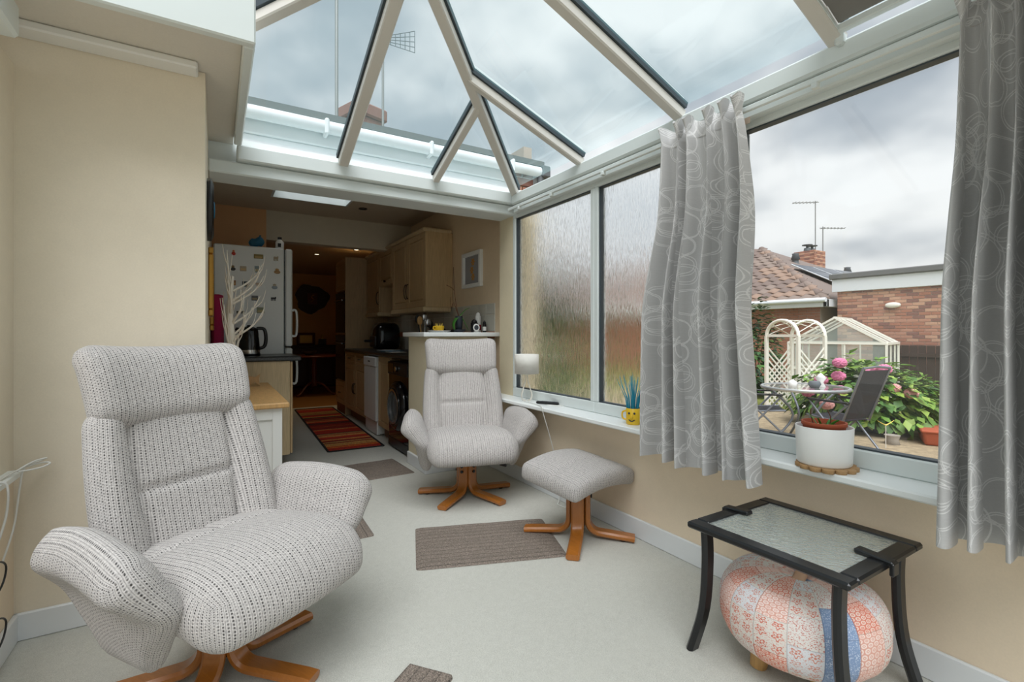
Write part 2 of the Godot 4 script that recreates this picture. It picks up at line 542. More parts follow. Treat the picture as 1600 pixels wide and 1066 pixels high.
	triplanar(textured("lawn_grass", turf, 0.95), Vector3.ONE * 0.8).albedo_color = rgb(152, 158, 90)
	var leaf := mat("leaf", Color.WHITE, 0.55)
	leaf.vertex_color_use_as_albedo = true
	leaf.backlight_enabled = true
	leaf.backlight = Color(0.3, 0.3, 0.3)
	mat("petal_pink", rgb(220, 130, 164), 0.8)
	mat("petal_pale", rgb(226, 166, 160), 0.8)

# ---------------------------------------------------------------- the setting
func build_sky() -> void:
	var w := 1024
	var h := 512
	var im := Image.create(w, h, false, Image.FORMAT_RGBF)
	var n := noise_at(1.0, 6, 77)
	var n2 := noise_at(0.45, 3, 79)
	for y in h:
		var el := PI / 2 - PI * (y + 0.5) / h
		for x in w:
			var az := TAU * (x + 0.5) / w
			var d := Vector3(cos(el) * sin(az), sin(el), cos(el) * cos(az))
			var up := maxf(d.y, 0.0)
			var p := d / (up + 0.28)
			var c := n.get_noise_3d(p.x * 1.5, p.z * 1.5, 3.0) + 0.6 * n2.get_noise_3d(p.x * 1.6, p.z * 1.6, 9.0)
			var k := clampf(0.52 + 1.15 * c, 0.0, 1.0)
			var col := Color(0.42, 0.48, 0.54).lerp(Color(0.96, 1.0, 1.01), k * k * (3 - 2 * k))
			var haze := pow(1.0 - up, 9.0)
			col = col.lerp(Color(0.93, 0.91, 0.84), 0.75 * haze)
			im.set_pixel(x, y, col)
	var sky := Sky.new()
	var sm := PanoramaSkyMaterial.new()
	sm.panorama = ImageTexture.create_from_image(im)
	sm.energy_multiplier = 1.0
	sky.sky_material = sm
	var e := Environment.new()
	e.background_mode = Environment.BG_SKY
	e.sky = sky
	e.tonemap_mode = Environment.TONE_MAPPER_LINEAR
	e.tonemap_exposure = 1.0
	e.sdfgi_enabled = true
	e.ssao_enabled = true
	e.ssil_enabled = true
	var we := WorldEnvironment.new()
	we.name = "world_environment"
	we.environment = e
	add_child(we)

func roof_bar(parent: Node3D, a: Vector3, b: Vector3, w: float) -> void:
	var st := begin()
	bar(st, a, b, w, 0.05, 0.006)
	obj("rafter", done(st), M.rafter_cladding, parent)
	st = begin()
	bar(st, a + Vector3(0, 0.04, 0), b + Vector3(0, 0.04, 0), w + 0.022, 0.03)
	obj("glazing_seal", done(st), M.grey_seal, parent)
	st = begin()
	bar(st, a + Vector3(0, 0.07, 0), b + Vector3(0, 0.07, 0), w * 0.8, 0.03, 0.006)
	obj("capping", done(st), M.white_plastic, parent)

func build_shell() -> void:
	var RZ := 1.7        # rear wall
	var EB := 2.09       # underside of the eaves beams
	var ET := 2.20
	# floors
	var st := begin()
	bx(st, Vector3(-0.9, -0.12, -7.9), Vector3(2.4, 0, RZ + 0.2))
	struct("floor", done(st), M.carpet, "pale grey beige carpet running from the conservatory into the kitchen")
	struct("floor_dining", box(Vector3(-0.4, -0.12, -11.3), Vector3(4.2, 0.0, -7.9)), M.wood_floor, "brown wooden floor of the dim dining room beyond the kitchen")
	# window wall
	struct("wall_right", box(Vector3(WX, -0.1, -3.62), Vector3(WX + 0.25, 0.61, RZ + 0.2)), M.peach_wall, "low peach painted wall beneath the long window sill")
	st = begin()
	bx(st, Vector3(WX, 0.61, -3.45), Vector3(WX + 0.25, 2.10, -3.245))
	struct("wall_pier", done(st), M.ivory_wall, "narrow ivory wall pier between the rippled window and the kitchen")
	struct("trim_sill", box(Vector3(1.825, 0.605, -3.44), Vector3(WX + 0.03, 0.633, RZ), 0.006), M.white_sill, "long white window sill under the garden windows")
	struct("baseboard_right", box(Vector3(WX - 0.016, 0, -3.6), Vector3(WX, 0.105, RZ), 0.004), M.skirting, "white skirting board along the window wall")
	# window frames: three lights in view, the long one goes on behind the near curtain
	var posts := [-3.245, -2.29, -1.36, -0.30, 0.70, RZ]
	for i in 5:
		var z0: float = posts[i]
		var z1: float = posts[i + 1]
		var wn := struct_node("window_%d" % (i + 1), ["white framed window of rain-streaked glass beside the kitchen pier", "white framed window of rain-streaked glass beside the grey curtain", "clear garden window between the two grey curtains", "clear garden window behind the gathered end curtain", "clear garden window at the rear of the conservatory"][i])
		var f := 0.035 if i < 2 else 0.05
		st = begin()
		bx(st, Vector3(WX, 0.633, z0), Vector3(WX + 0.07, 0.70, z1), 0.005)
		bx(st, Vector3(WX, 2.012, z0), Vector3(WX + 0.07, 2.10, z1), 0.005)
		bx(st, Vector3(WX, 0.70, z0), Vector3(WX + 0.07, 2.012, z0 + f), 0.005)
		bx(st, Vector3(WX, 0.70, z1 - f), Vector3(WX + 0.07, 2.012, z1), 0.005)
		obj("window_frame", done(st), M.white_plastic, wn)
		st = begin()
		for e in [[0.70, z0 + f, 0.706, z1 - f], [2.006, z0 + f, 2.012, z1 - f], [0.70, z0 + f, 2.012, z0 + f + 0.007], [0.70, z1 - f - 0.007, 2.012, z1 - f]]:
			bx(st, Vector3(WX + 0.012, e[0], e[1]), Vector3(WX + 0.05, e[2], e[3]))
		obj("seal", done(st), M.grey_seal, wn)
		if i < 2:
			obj("pane", box(Vector3(WX + 0.026, 0.70, z0 + f), Vector3(WX + 0.034, 2.012, z1 - f)), M.rain_glass, wn)
		else:
			st = begin()
			quad(st, Vector3(WX + 0.03, 0.70, z0 + f), Vector3(WX + 0.03, 0.70, z1 - f), Vector3(WX + 0.03, 2.012, z1 - f), Vector3(WX + 0.03, 2.012, z0 + f), Vector3.LEFT)
			obj("pane", done(st), M.window_glass, wn)
	# left and rear sides, out of the frame but for a corner: low wall and windows as on the right
	struct("wall_left", box(Vector3(LX - 0.25, -0.1, -2.7), Vector3(LX, 0.61, RZ + 0.2)), M.peach_wall, "low peach wall at the left with a socket and cables")
	struct("trim_left_sill", box(Vector3(LX - 0.03, 0.605, -2.40), Vector3(-0.595, 0.633, RZ), 0.006), M.white_sill, "white sill carrying coiled cables at the left wall")
	struct("baseboard_left", box(Vector3(LX, 0, -2.45), Vector3(LX + 0.016, 0.10, RZ), 0.004), M.skirting, "white skirting board along the left wall")
	struct("wall_rear", box(Vector3(LX - 0.25, -0.1, RZ), Vector3(WX + 0.25, 0.30, RZ + 0.2)), M.peach_wall, "low wall under the rear windows")
	st = begin()
	bx(st, Vector3(LX - 0.25, 0.6, -2.7), Vector3(LX, 2.1, -2.20))
	struct("wall_left_pier", done(st), M.cream_wall, "cream wall pier at the end of the left windows")
	for i in 4:
		var left := i < 2
		var wn := struct_node("window_%d" % (i + 6), "clear white framed window %s" % ["in the left wall beside the pier", "in the left wall at the rear", "in the rear wall at the left", "in the rear wall at the right"][i])
		st = begin()
		var sg := begin()
		if left:
			var a := [-2.2, -0.25][i] as float
			var b := [-0.25, 1.7][i] as float
			for e in [[0.633, a, 0.70, b], [2.012, a, 2.10, b], [0.70, a, 2.012, a + 0.05], [0.70, b - 0.05, 2.012, b]]:
				bx(st, Vector3(LX - 0.07, e[0], e[1]), Vector3(LX, e[2], e[3]), 0.005)
			quad(sg, Vector3(LX - 0.03, 0.7, a), Vector3(LX - 0.03, 0.7, b), Vector3(LX - 0.03, 2.012, b), Vector3(LX - 0.03, 2.012, a), Vector3.RIGHT)
		else:
			var a := [LX, 0.675][i - 2] as float
			var b := [0.675, WX][i - 2] as float
			for e in [[a, 0.30, b, 0.38], [a, 2.012, b, 2.10], [a, 0.38, a + 0.05, 2.012], [b - 0.05, 0.38, b, 2.012]]:
				bx(st, Vector3(e[0], e[1], RZ), Vector3(e[2], e[3], RZ + 0.07), 0.005)
			quad(sg, Vector3(a, 0.38, RZ + 0.03), Vector3(b, 0.38, RZ + 0.03), Vector3(b, 2.012, RZ + 0.03), Vector3(a, 2.012, RZ + 0.03), Vector3.FORWARD)
		obj("window_frame", done(st), M.white_plastic, wn)
		obj("pane", done(sg), M.window_glass, wn)
	# the cream wall facing the room and the kitchen wall round its corner
	struct("wall_back", box(Vector3(LX - 0.25, -0.1, -2.70), Vector3(-0.04, 2.23, -2.453)), M.cream_wall, "large plain cream wall behind the near armchair")
	struct("baseboard_back", box(Vector3(LX, 0, -2.453), Vector3(-0.04, 0.10, -2.437), 0.004), M.skirting, "white skirting board under the cream wall")
	struct("wall_kitchen_left", box(Vector3(-0.30, -0.1, -6.1), Vector3(-0.04, 2.5, -2.70)), M.cream_wall, "cream side wall leading into the kitchen")
	struct("wall_apricot_pier", box(Vector3(-0.04, 0, -6.1), Vector3(0.46, 2.46, -5.85)), M.apricot_wall, "apricot pier behind the fridge freezer")
	struct("wall_header", box(Vector3(0.46, 2.13, -6.0), Vector3(2.12, 2.46, -5.85)), M.header_paint, "pale header beam over the opening to the dining room")
	st = begin()
	bx(st, Vector3(2.08, -0.1, -7.7), Vector3(2.22, 2.53, -3.456))
	struct("wall_kitchen_right", done(st), M.kitchen_wall, "warm beige kitchen wall with the framed picture")
	struct("wall_dining_back", box(Vector3(-0.4, 0, -11.3), Vector3(4.2, 2.5, -11.1)), M.ochre_wall, "dim ochre wall at the far end of the dining room")
	struct("wall_dining_left", box(Vector3(0.2, 0, -11.1), Vector3(0.46, 2.5, -6.1)), M.ochre_wall, "ochre left wall of the dining room")
	struct("wall_dining_right", box(Vector3(4.0, 0, -11.1), Vector3(4.2, 2.5, -7.5)), M.ochre_wall, "ochre right wall of the dining room")
	struct("wall_dining_front", box(Vector3(2.08, 0, -7.7), Vector3(4.2, 2.5, -7.55)), M.ochre_wall, "ochre wall behind the oven tower")
	struct("ceiling_dining", box(Vector3(0.2, 2.38, -11.3), Vector3(4.2, 2.5, -6.0)), M.swirl_ceiling, "plaster ceiling of the dining room")
	# kitchen ceiling with the opening of the roof light
	var sx0 := 0.45; var sx1 := 1.17; var sz0 := -5.25; var sz1 := -4.83
	st = begin()
	for e in [[-0.1, -5.86, sx0, -3.47], [sx1, -5.86, 2.08, -3.47], [sx0, -5.86, sx1, sz0], [sx0, sz1, sx1, -3.47]]:
		bx(st, Vector3(e[0], 2.45, e[1]), Vector3(e[2], 2.53, e[3]))
	struct("ceiling_kitchen", done(st), M.swirl_ceiling, "swirled plaster kitchen ceiling with a roof light")
	var sl := struct_node("window_roof_light", "bright white roof light with thin glazing bars in the kitchen ceiling", "window")
	st = begin()
	for e in [[sx0, sz0, sx0 + 0.02, sz1], [sx1 - 0.02, sz0, sx1, sz1], [sx0 + 0.02, sz0, sx1 - 0.02, sz0 + 0.02], [sx0 + 0.02, sz1 - 0.02, sx1 - 0.02, sz1]]:
		bx(st, Vector3(e[0], 2.445, e[1]), Vector3(e[2], 2.62, e[3]))
	obj("window_frame", done(st), M.white_plastic, sl)
	for k in 4:
		var z := lerpf(sz0, sz1, (k + 1) / 5.0)
		obj("glazing_bar", box(Vector3(sx0 + 0.02, 2.575, z - 0.005), Vector3(sx1 - 0.02, 2.60, z + 0.005)), M.white_plastic, sl)
	st = begin()
	quad(st, Vector3(sx0 + 0.02, 2.605, sz0 + 0.02), Vector3(sx1 - 0.02, 2.605, sz0 + 0.02), Vector3(sx1 - 0.02, 2.605, sz1 - 0.02), Vector3(sx0 + 0.02, 2.605, sz1 - 0.02), Vector3.UP)
	obj("pane", done(st), M.window_glass, sl)
	# half-height peninsula wall with its white shelf
	struct("wall_peninsula", box(Vector3(1.43, 0, -4.08), Vector3(WX, 1.095, -3.66)), M.ivory_wall, "ivory half wall between the conservatory and the kitchen worktop")
	struct("trim_peninsula_shelf", box(Vector3(1.385, 1.092, -4.11), Vector3(2.078, 1.128, -3.60), 0.006), M.white_sill, "white shelf capping the ivory half wall")
	struct("baseboard_peninsula", box(Vector3(1.414, 0, -4.08), Vector3(WX - 0.016, 0.10, -3.644), 0.004), M.skirting, "white skirting board round the ivory half wall")
	# eaves beams, soffit and fascia
	var fr := struct_node("ceiling_glass_roof", "hipped glass conservatory roof with white beams and rafters", "roof")
	st = begin()
	bx(st, Vector3(0.10, EB + 0.021, -3.30), Vector3(WX + 0.1, ET, -3.18), 0.008)
	bx(st, Vector3(-0.04, 2.035, -3.45), Vector3(WX + 0.1, EB + 0.02, -3.22), 0.008)
	bx(st, Vector3(-0.04, 2.111, -3.455), Vector3(2.1, 2.27, -3.301))
	obj("back_beam", done(st), M.white_plastic, fr)
	st = begin()
	bx(st, Vector3(1.925, 2.10, -3.18), Vector3(2.10, 2.18, RZ + 0.1), 0.01)
	bx(st, Vector3(1.945, 2.04, -3.18), Vector3(2.05, 2.10, RZ + 0.1), 0.006)
	obj("right_beam", done(st), M.white_plastic, fr)
	obj("left_beam", box(Vector3(LX - 0.12, 2.08, -2.2), Vector3(LX + 0.08, 2.19, RZ + 0.1), 0.01), M.white_plastic, fr)
	obj("rear_beam", box(Vector3(LX - 0.12, 2.08, RZ - 0.08), Vector3(WX + 0.12, 2.19, RZ + 0.12), 0.01), M.white_plastic, fr)
	st = begin()
	bx(st, Vector3(LX - 0.3, 2.232, -2.69), Vector3(-0.06, 2.26, -2.071))
	bx(st, Vector3(-0.06, 2.232, -3.30), Vector3(0.084, 2.26, -2.071))
	struct("ceiling_soffit", done(st), M.soffit_paint, "beige soffit over the cream wall beside the glass roof")
	st = begin()
	bx(st, Vector3(LX - 0.3, 2.19, -2.07), Vector3(0.125, 2.50, -2.03), 0.006)
	bx(st, Vector3(0.085, 2.19, -3.178), Vector3(0.125, 2.36, -2.071), 0.006)
	struct("trim_fascia", done(st), M.white_plastic, "white plastic fascia round the corner of the soffit")
	st = begin()
	bx(st, Vector3(LX, 2.20, -2.452), Vector3(-0.065, 2.231, -2.36), 0.006)
	struct("trim_wall_top", done(st), M.white_paint, "boxed white trim along the top of the cream wall")
	# rafters and panes
	var k := 0.40
	var ex0 := LX + 0.04; var ex1 := 1.95; var ez0 := -3.16; var ez1 := RZ - 0.03
	var mx := (ex0 + ex1) / 2
	var rise := (ex1 - ex0) / 2
	var y0 := 2.185
	var top := y0 + k * rise
	var za := ez0 + rise
	var zb := ez1 - rise
	roof_bar(fr, Vector3(ex1, y0, ez0), Vector3(mx, top, za), 0.055)
	roof_bar(fr, Vector3(ex0 + 0.64, y0 + 0.64 * k + 0.02, ez0 + 0.64), Vector3(mx, top, za), 0.055)
	roof_bar(fr, Vector3(ex1, y0, ez1), Vector3(mx, top, zb), 0.055)
	roof_bar(fr, Vector3(ex0, y0, ez1), Vector3(mx, top, zb), 0.055)
	roof_bar(fr, Vector3(mx, top, za), Vector3(mx, top, zb), 0.07)
	roof_bar(fr, Vector3(mx, y0, ez0), Vector3(mx, top, za), 0.06)
	roof_bar(fr, Vector3(1.30, y0, ez0), Vector3(1.30, y0 + k * (ex1 - 1.30), ez0 + (ex1 - 1.30)), 0.045)
	roof_bar(fr, Vector3(ex1, y0, -2.37), Vector3(ex1 - (-2.37 - ez0), y0 + k * (-2.37 - ez0), -2.37), 0.045)
	for z in [-1.61, -0.90, -0.20, 0.45]:
		var run := minf(rise, ez1 - z)
		roof_bar(fr, Vector3(ex1, y0, z), Vector3(ex1 - run, y0 + k * run, z), 0.055)
		roof_bar(fr, Vector3(ex0, y0, z), Vector3(ex0 + run, y0 + k * run, z), 0.055)
	var g := 0.045
	var ridge_a := Vector3(mx, top + g, za)
	var ridge_b := Vector3(mx, top + g, zb)
	var panes := []
	var cuts := [ez0, -2.37, -1.61, -0.90, -0.20, 0.45, ez1]
	for i in 6:        # right and left slopes, cut at the rafters
		for s in 2:
			var e := ex1 if s == 0 else ex0
			var inw := -1.0 if s == 0 else 1.0
			var a: float = cuts[i]
			var b: float = cuts[i + 1]
			if s == 1 and i == 0: continue
			var ra := minf(rise, minf(a - ez0, ez1 - a))
			var rb := minf(rise, minf(b - ez0, ez1 - b))
			var poly := [Vector3(e, y0 + g, a), Vector3(e, y0 + g, b), Vector3(e + inw * rb, y0 + g + k * rb, b)]
			if a < za and b > za: poly.append(Vector3(mx, top + g, za))
			if a < zb and b > zb: poly.append(Vector3(mx, top + g, zb))
			poly.append(Vector3(e + inw * ra, y0 + g + k * ra, a))
			if s == 1 and i == 1: poly = [Vector3(e, y0 + g, -2.03), Vector3(e, y0 + g, b), Vector3(mx, top + g, b), Vector3(mx, top + g, za), Vector3(0.5, y0 + g + k * (0.5 - ex0), ez0 + (0.5 - ex0)), Vector3(ex0 + 0.69, y0 + g + 0.69 * k, -2.03)]
			panes.append(poly)
	panes.append([Vector3(ex1, y0 + g, ez0), Vector3(1.30, y0 + g, ez0), Vector3(1.30, y0 + g + k * 0.65, ez0 + 0.65)])
	panes.append([Vector3(1.30, y0 + g, ez0), Vector3(mx, y0 + g, ez0), ridge_a, Vector3(1.30, y0 + g + k * 0.65, ez0 + 0.65)])
	panes.append([Vector3(mx, y0 + g, ez0), Vector3(0.105, y0 + g, ez0), Vector3(0.105, y0 + g + k * (0.105 - ex0), ez0 + (0.105 - ex0)), ridge_a])
	panes.append([Vector3(ex0, y0 + g, ez1), Vector3(ex1, y0 + g, ez1), ridge_b])
	for p in panes:
		st = begin()
		convex(st, p, Vector3.UP)
		obj("pane", done(st), M.roof_glass, fr)
	# the kitchen's flat roof behind: fascia, gutter and felt edge seen through the glass
	var ko := struct_node("roof_kitchen", "white fascia and gutter of the flat kitchen roof behind the glass", "roof")
	obj("fascia_board", box(Vector3(-1.5, 2.20, -3.50), Vector3(2.36, 2.37, -3.458)), M.fascia_white, ko)
	obj("upper_board", box(Vector3(-1.5, 2.372, -3.50), Vector3(2.36, 2.53, -3.438), 0.008), M.fascia_white, ko)
	st = begin()
	for e in [[-1.5, -10.0, sx0, -3.385], [sx1, -10.0, 2.38, -3.385], [sx0, -10.0, sx1, sz0], [sx0, sz1, sx1, -3.385]]:
		bx(st, Vector3(e[0], 2.531, e[1]), Vector3(e[2], 2.575, e[3]))
	obj("roof_deck", done(st), M.roof_felt, ko)
	st = begin()
	tube(st, [Vector3(-1.5, 2.488, -3.385), Vector3(2.38, 2.478, -3.385)], 0.042, -1.0, 12)
	obj("gutter", done(st), M.fascia_white, ko)
	for x in [0.62, 1.35, 2.05]:
		st = begin()
		bx(st, Vector3(x - 0.014, 2.425, -3.437), Vector3(x + 0.014, 2.529, -3.336), 0.008)
		obj("gutter_bracket", done(st), M.fascia_white, ko)
	st = begin()
	tube(st, [Vector3(2.34, 2.46, -3.385), Vector3(2.34, 2.36, -3.385), Vector3(2.30, 2.32, -3.40), Vector3(2.24, 2.29, -3.40)], 0.032, -1.0, 10)
	bx(st, Vector3(2.33, 2.43, -3.437), Vector3(2.41, 2.528, -3.33), 0.01)
	obj("gutter_outlet", done(st), M.lead, ko)

func brick_mesh(w := 0.215, h := 0.065, d := 0.02) -> ArrayMesh:
	return box(Vector3(0, 0, -d), Vector3(w, h, 0.0), 0.004)
# a wall face of single bricks; x runs along the face, z points out of it
func bricks(parent: Node3D, t: Transform3D, w: float, h: float, single: bool) -> void:
	var mesh := brick_mesh()
	var half := brick_mesh(0.1025)
	rng.seed = 9
	var st := begin()
	for r in int(h / 0.075):
		var x := 0.0 if r % 2 == 0 else -0.1125
		while x < w:
			var hb := x < 0.0 or x + 0.215 > w
			if not (hb and x + 0.215 > w + 0.11):
				var at := t * Transform3D(Basis(), Vector3(maxf(x, 0.0), r * 0.075 + 0.005, 0.012 + rng.randf_range(-0.002, 0.002)))
				if single:
					var o := obj("brick", half if hb else mesh, M["brick_%d" % [0, 0, 1, 1, 2, 3][rng.randi() % 6]], parent)
					o.transform = at
				else:
					st.append_from(half if hb else mesh, 0, at)
			x += 0.225
	if not single:
		var o := obj("bricks", st.commit(), M.brick_1, parent)
		o.set_meta("kind", "stuff")

func leaf_mesh() -> ArrayMesh:
	var st := begin()
	st.set_smooth_group(1)
	var a := Vector3(0, 0, 0); var b := Vector3(0.32, 0.06, 0.45); var c := Vector3(0, -0.04, 0.5); var d := Vector3(-0.32, 0.06, 0.45); var e := Vector3(0, -0.05, 1.0)
	tri(st, a, b, c, Vector3.UP); tri(st, a, c, d, Vector3.UP); tri(st, c, b, e, Vector3.UP); tri(st, d, c, e, Vector3.UP)
	return done(st)
# leaves scattered over a lumpy dome
func foliage(parent: Node3D, radii: Vector3, count: int, size: float, tones: Array, s: int) -> void:
	var mm := MultiMesh.new()
	mm.transform_format = MultiMesh.TRANSFORM_3D
	mm.use_colors = true
	mm.mesh = leaf_mesh()
	mm.instance_count = count
	rng.seed = s
	var n := noise_at(1.3, 2, s)
	for i in count:
		var d := Vector3(rng.randfn(), absf(rng.randfn()) * 1.1 - 0.1, rng.randfn()).normalized()
		var r := (0.9 + 0.3 * n.get_noise_3dv(d * 2.0)) * rng.randf_range(0.72, 1.05)
		var p := Vector3(d.x * radii.x, d.y * radii.y, d.z * radii.z) * r
		var out := (d + Vector3(rng.randf_range(-0.5, 0.5), rng.randf_range(-0.4, 0.3), rng.randf_range(-0.5, 0.5))).normalized()
		var x := Vector3.UP.cross(out).normalized()
		if x.length() < 0.5: x = Vector3.RIGHT
		var up := out.cross(x)
		var z := (out * 0.55 - up * 0.6 + x * rng.randf_range(-0.6, 0.6)).normalized()
		var yy := (up + out * 0.9).normalized()
		var xx := yy.cross(z).normalized()
		yy = z.cross(xx)
		mm.set_instance_transform(i, Transform3D(Basis(xx, yy, z).scaled(Vector3.ONE * size * rng.randf_range(0.7, 1.25)), p))
		var c: Color = tones[rng.randi() % tones.size()]
		mm.set_instance_color(i, c.srgb_to_linear() * rng.randf_range(0.8, 1.2))
	var o := MultiMeshInstance3D.new()
	o.name = "foliage"
	o.multimesh = mm
	o.material_override = M.leaf
	o.set_meta("kind", "stuff")
	parent.add_child(o, true)
func bush(called: String, at: Vector3, radii: Vector3, count: int, size: float, tones: Array, label: String, s: int) -> Node3D:
	var b := thing(called, at, 0, label, "shrub")
	var st := begin()
	for k in 5:
		var a := TAU * k / 5.0
		tube(st, [Vector3(cos(a) * 0.03, 0, sin(a) * 0.03), Vector3(cos(a) * radii.x * 0.4, radii.y * 0.6, sin(a) * radii.z * 0.4)], 0.015, 0.006, 5)
	obj("stem", done(st), M.stem_brown, b)
	foliage(b, radii, count, size, tones, s)
	return b

func build_garden() -> void:
	struct("ground_patio", box(Vector3(2.2, GY - 0.2, -22), Vector3(9.3, GY, 8)), M.paving, "beige gravelly patio outside the windows")
	struct("ground_lawn", box(Vector3(9.3, GY - 0.2, -22), Vector3(40, GY + 0.01, 12)), M.lawn_grass, "dry yellow green lawn beyond the patio")
	struct("ground_left", box(Vector3(-14, GY - 0.2, -3), Vector3(2.2, GY, 12)), M.paving, "paving on the other side of the conservatory")
	var edge := fl(1450, 668, GY)
	for k in 7:
		var p := Vector3(9.2 + 0.05 * (k % 3), GY, -4.5 + k * 0.62)
		var o := obj("edging_stone", pad(Vector3(0.16, 0.09, 0.30), 0.08, Vector3i(5, 5, 6), func(q): return q + Vector3(sin(q.z * 9 + k), cos(q.x * 11 + k), 0) * 0.015), M.stone)
		o.position = p + Vector3(0, 0.06, 0)
		tag(o, "grey edging stone in the row between patio and lawn", "stone", "edging stones along the lawn")
	# own house wall outside the rippled window
	var own := struct_node("wall_house_outside", "brick outer wall of the house beside the rippled window", "wall")
	obj("core", box(Vector3(2.22, GY, -8), Vector3(2.30, 2.7, -3.46)), M.mortar, own)
	bricks(own, Transform3D(Basis(), Vector3(2.08, GY, -3.44)), 0.225, 2.9, true)
	bricks(own, Transform3D(Basis(Vector3(0, 0, -1), Vector3.UP, Vector3.RIGHT), Vector3(2.30, GY, -3.45)), 4.4, 2.9, false)
	# neighbour's bungalow
	var nb := thing("bungalow", Vector3(13.4, GY, -6.5), 0, "neighbouring brick bungalow with a brown hipped tile roof", "building")
	var ev := 2.35      # eaves above ground
	var pitch := 0.53
	var D := 9.0
	var L := 16.0
	obj("wall", box(Vector3(0.25, 0, -L), Vector3(D - 0.25, ev, -0.25)), M.mortar, nb)
	bricks(nb, Transform3D(Basis(Vector3(0, 0, 1), Vector3.UP, Vector3.LEFT), Vector3(0.25, 0, -L)), L - 0.25, ev - 0.05, false)
	var ridge_y := ev + D / 2 * pitch
	var r0 := Vector3(D / 2, ridge_y, -D / 2)
	var r1 := Vector3(D / 2, ridge_y, -L)
	var st := begin()
	convex(st, [Vector3(0, ev, 0), Vector3(0, ev, -L), r1, r0], Vector3(-1, 1, 0))
	convex(st, [Vector3(0, ev, 0), Vector3(D, ev, 0), r0], Vector3(0, 1, 1))
	convex(st, [Vector3(D, ev, 0), Vector3(D, ev, -L), r1, r0], Vector3(1, 1, 0))
	convex(st, [Vector3(0, ev, 0), Vector3(D, ev, 0), Vector3(D, ev, -L), Vector3(0, ev, -L)], Vector3.DOWN)
	var roof := obj("roof", done(st), M.roof_far, nb)
	# interlocking tiles on the slope in view, each one a little proud
	var tm := pad(Vector3(0.165, 0.016, 0.20), 0.012, Vector3i(8, 2, 3), func(q): return q + Vector3(0, 0.022 * cos(q.x / 0.165 * PI), 0))
	var slope := Vector3(1, pitch, 0).normalized()
	var up := Vector3(-pitch, 1, 0).normalized()
	rng.seed = 3
	var count := 0
	for r in 16:
		var s := 0.12 + r * 0.31
		var x := s * slope.x
		var c := 0
		while count < 300:
			var z := -x - 0.12 - c * 0.33
			if z < -D / 2 - 1.0: break
			var o := obj("roof_tile", tm, M["tile_%d" % (rng.randi() % 3)], roof)
			o.transform = Transform3D(Basis(Vector3(0, 0, 1), up, slope), Vector3(0, ev, 0) + slope * s + up * 0.035 + Vector3(0, 0, z))
			o.rotate_object_local(Vector3.RIGHT, 0.06)
			c += 1
			count += 1
	for k in 17:
		var p := Vector3(0, ev, 0).lerp(r0, (k + 0.4) / 17.0)
		var o := obj("hip_tile", pad(Vector3(0.11, 0.05, 0.20), 0.045, Vector3i(6, 4, 4), func(q): return q - Vector3(0, q.x * q.x * 4.0, 0)), M["tile_%d" % (k % 3)], roof)
		o.transform = Transform3D(Basis(), p + Vector3(0, 0.04, 0)).looking_at(r0 + Vector3(0, 0.04, 0))
	st = begin()
	bx(st, Vector3(-0.10, ev - 0.20, -L), Vector3(0.0, ev + 0.0, 0.08), 0.01)
	bx(st, Vector3(-0.10, ev - 0.20, -0.02), Vector3(D, ev, 0.08), 0.01)
	obj("fascia", done(st), M.fascia_white, nb)
	st = begin()
	tube(st, [Vector3(-0.16, ev - 0.02, -L), Vector3(-0.16, ev - 0.02, 0.08)], 0.06, -1, 10)
	obj("gutter", done(st), M.gutter_white, nb)
	# chimney with pots, aerials
	var cp := at_depth(1265, 410, 20.5)
	var ch := obj("chimney", box(Vector3(-0.4, -2.4, -0.4), Vector3(0.4, 0.42, 0.4)), M.mortar, nb)
	ch.position = cp - nb.position
	var bm := brick_mesh()
	for r in 11:
		for f in 2:
			for c in 4:
				var o := obj("brick", bm, M["brick_%d" % ((r * 3 + c * 2 + f) % 4)], ch)
				var tr := Transform3D(Basis(), Vector3(-0.43 + c * 0.215, -0.38 + r * 0.075, 0.415)) if f == 0 else Transform3D(Basis(Vector3(0, 0, 1), Vector3.UP, Vector3.LEFT), Vector3(-0.415, -0.38 + r * 0.075, -0.43 + c * 0.215))
				o.transform = tr
	for k in 2:
		var pot := obj("chimney_pot", turned([Vector2(0.0, 0), Vector2(0.15, 0), Vector2(0.12, 0.16), Vector2(0.05, 0.17), Vector2(0.05, 0.26), Vector2(0.20, 0.27), Vector2(0.20, 0.30), Vector2(0, 0.33)], 14), M.lead, nb)
		pot.position = cp - nb.position + Vector3([-0.18, 0.2][k], 0.42, 0)
	for k in 2:
		var a := thing("television_aerial", cp + Vector3(0.46, -0.3, 0.3 * k), 0, ["tall television aerial on the bungalow chimney", "short television aerial on the bungalow chimney"][k], "aerial")
		var hh := [2.95, 1.8][k] as float
		st = begin(); tube(st, [Vector3(0, -0.5, 0), Vector3(0, hh, 0)], 0.022, -1, 6)
		obj("mast", done(st), M.mast, a)
		st = begin()
		var dr := Vector3(-0.75, 0.0, -0.55) if k == 0 else Vector3(0.75, -0.02, 0.5)
		tube(st, [Vector3(0, hh - 0.06, 0) - dr * 0.15, Vector3(0, hh - 0.06, 0) + dr], 0.016, -1, 6)
		for j in 7:
			var q := Vector3(0, hh - 0.06, 0) + dr * (j / 6.5)
			tube(st, [q - Vector3(0.1, 0, -0.14), q + Vector3(0.1, 0, -0.14)], 0.010, -1, 5)
		obj("antenna", done(st), M.mast, a)
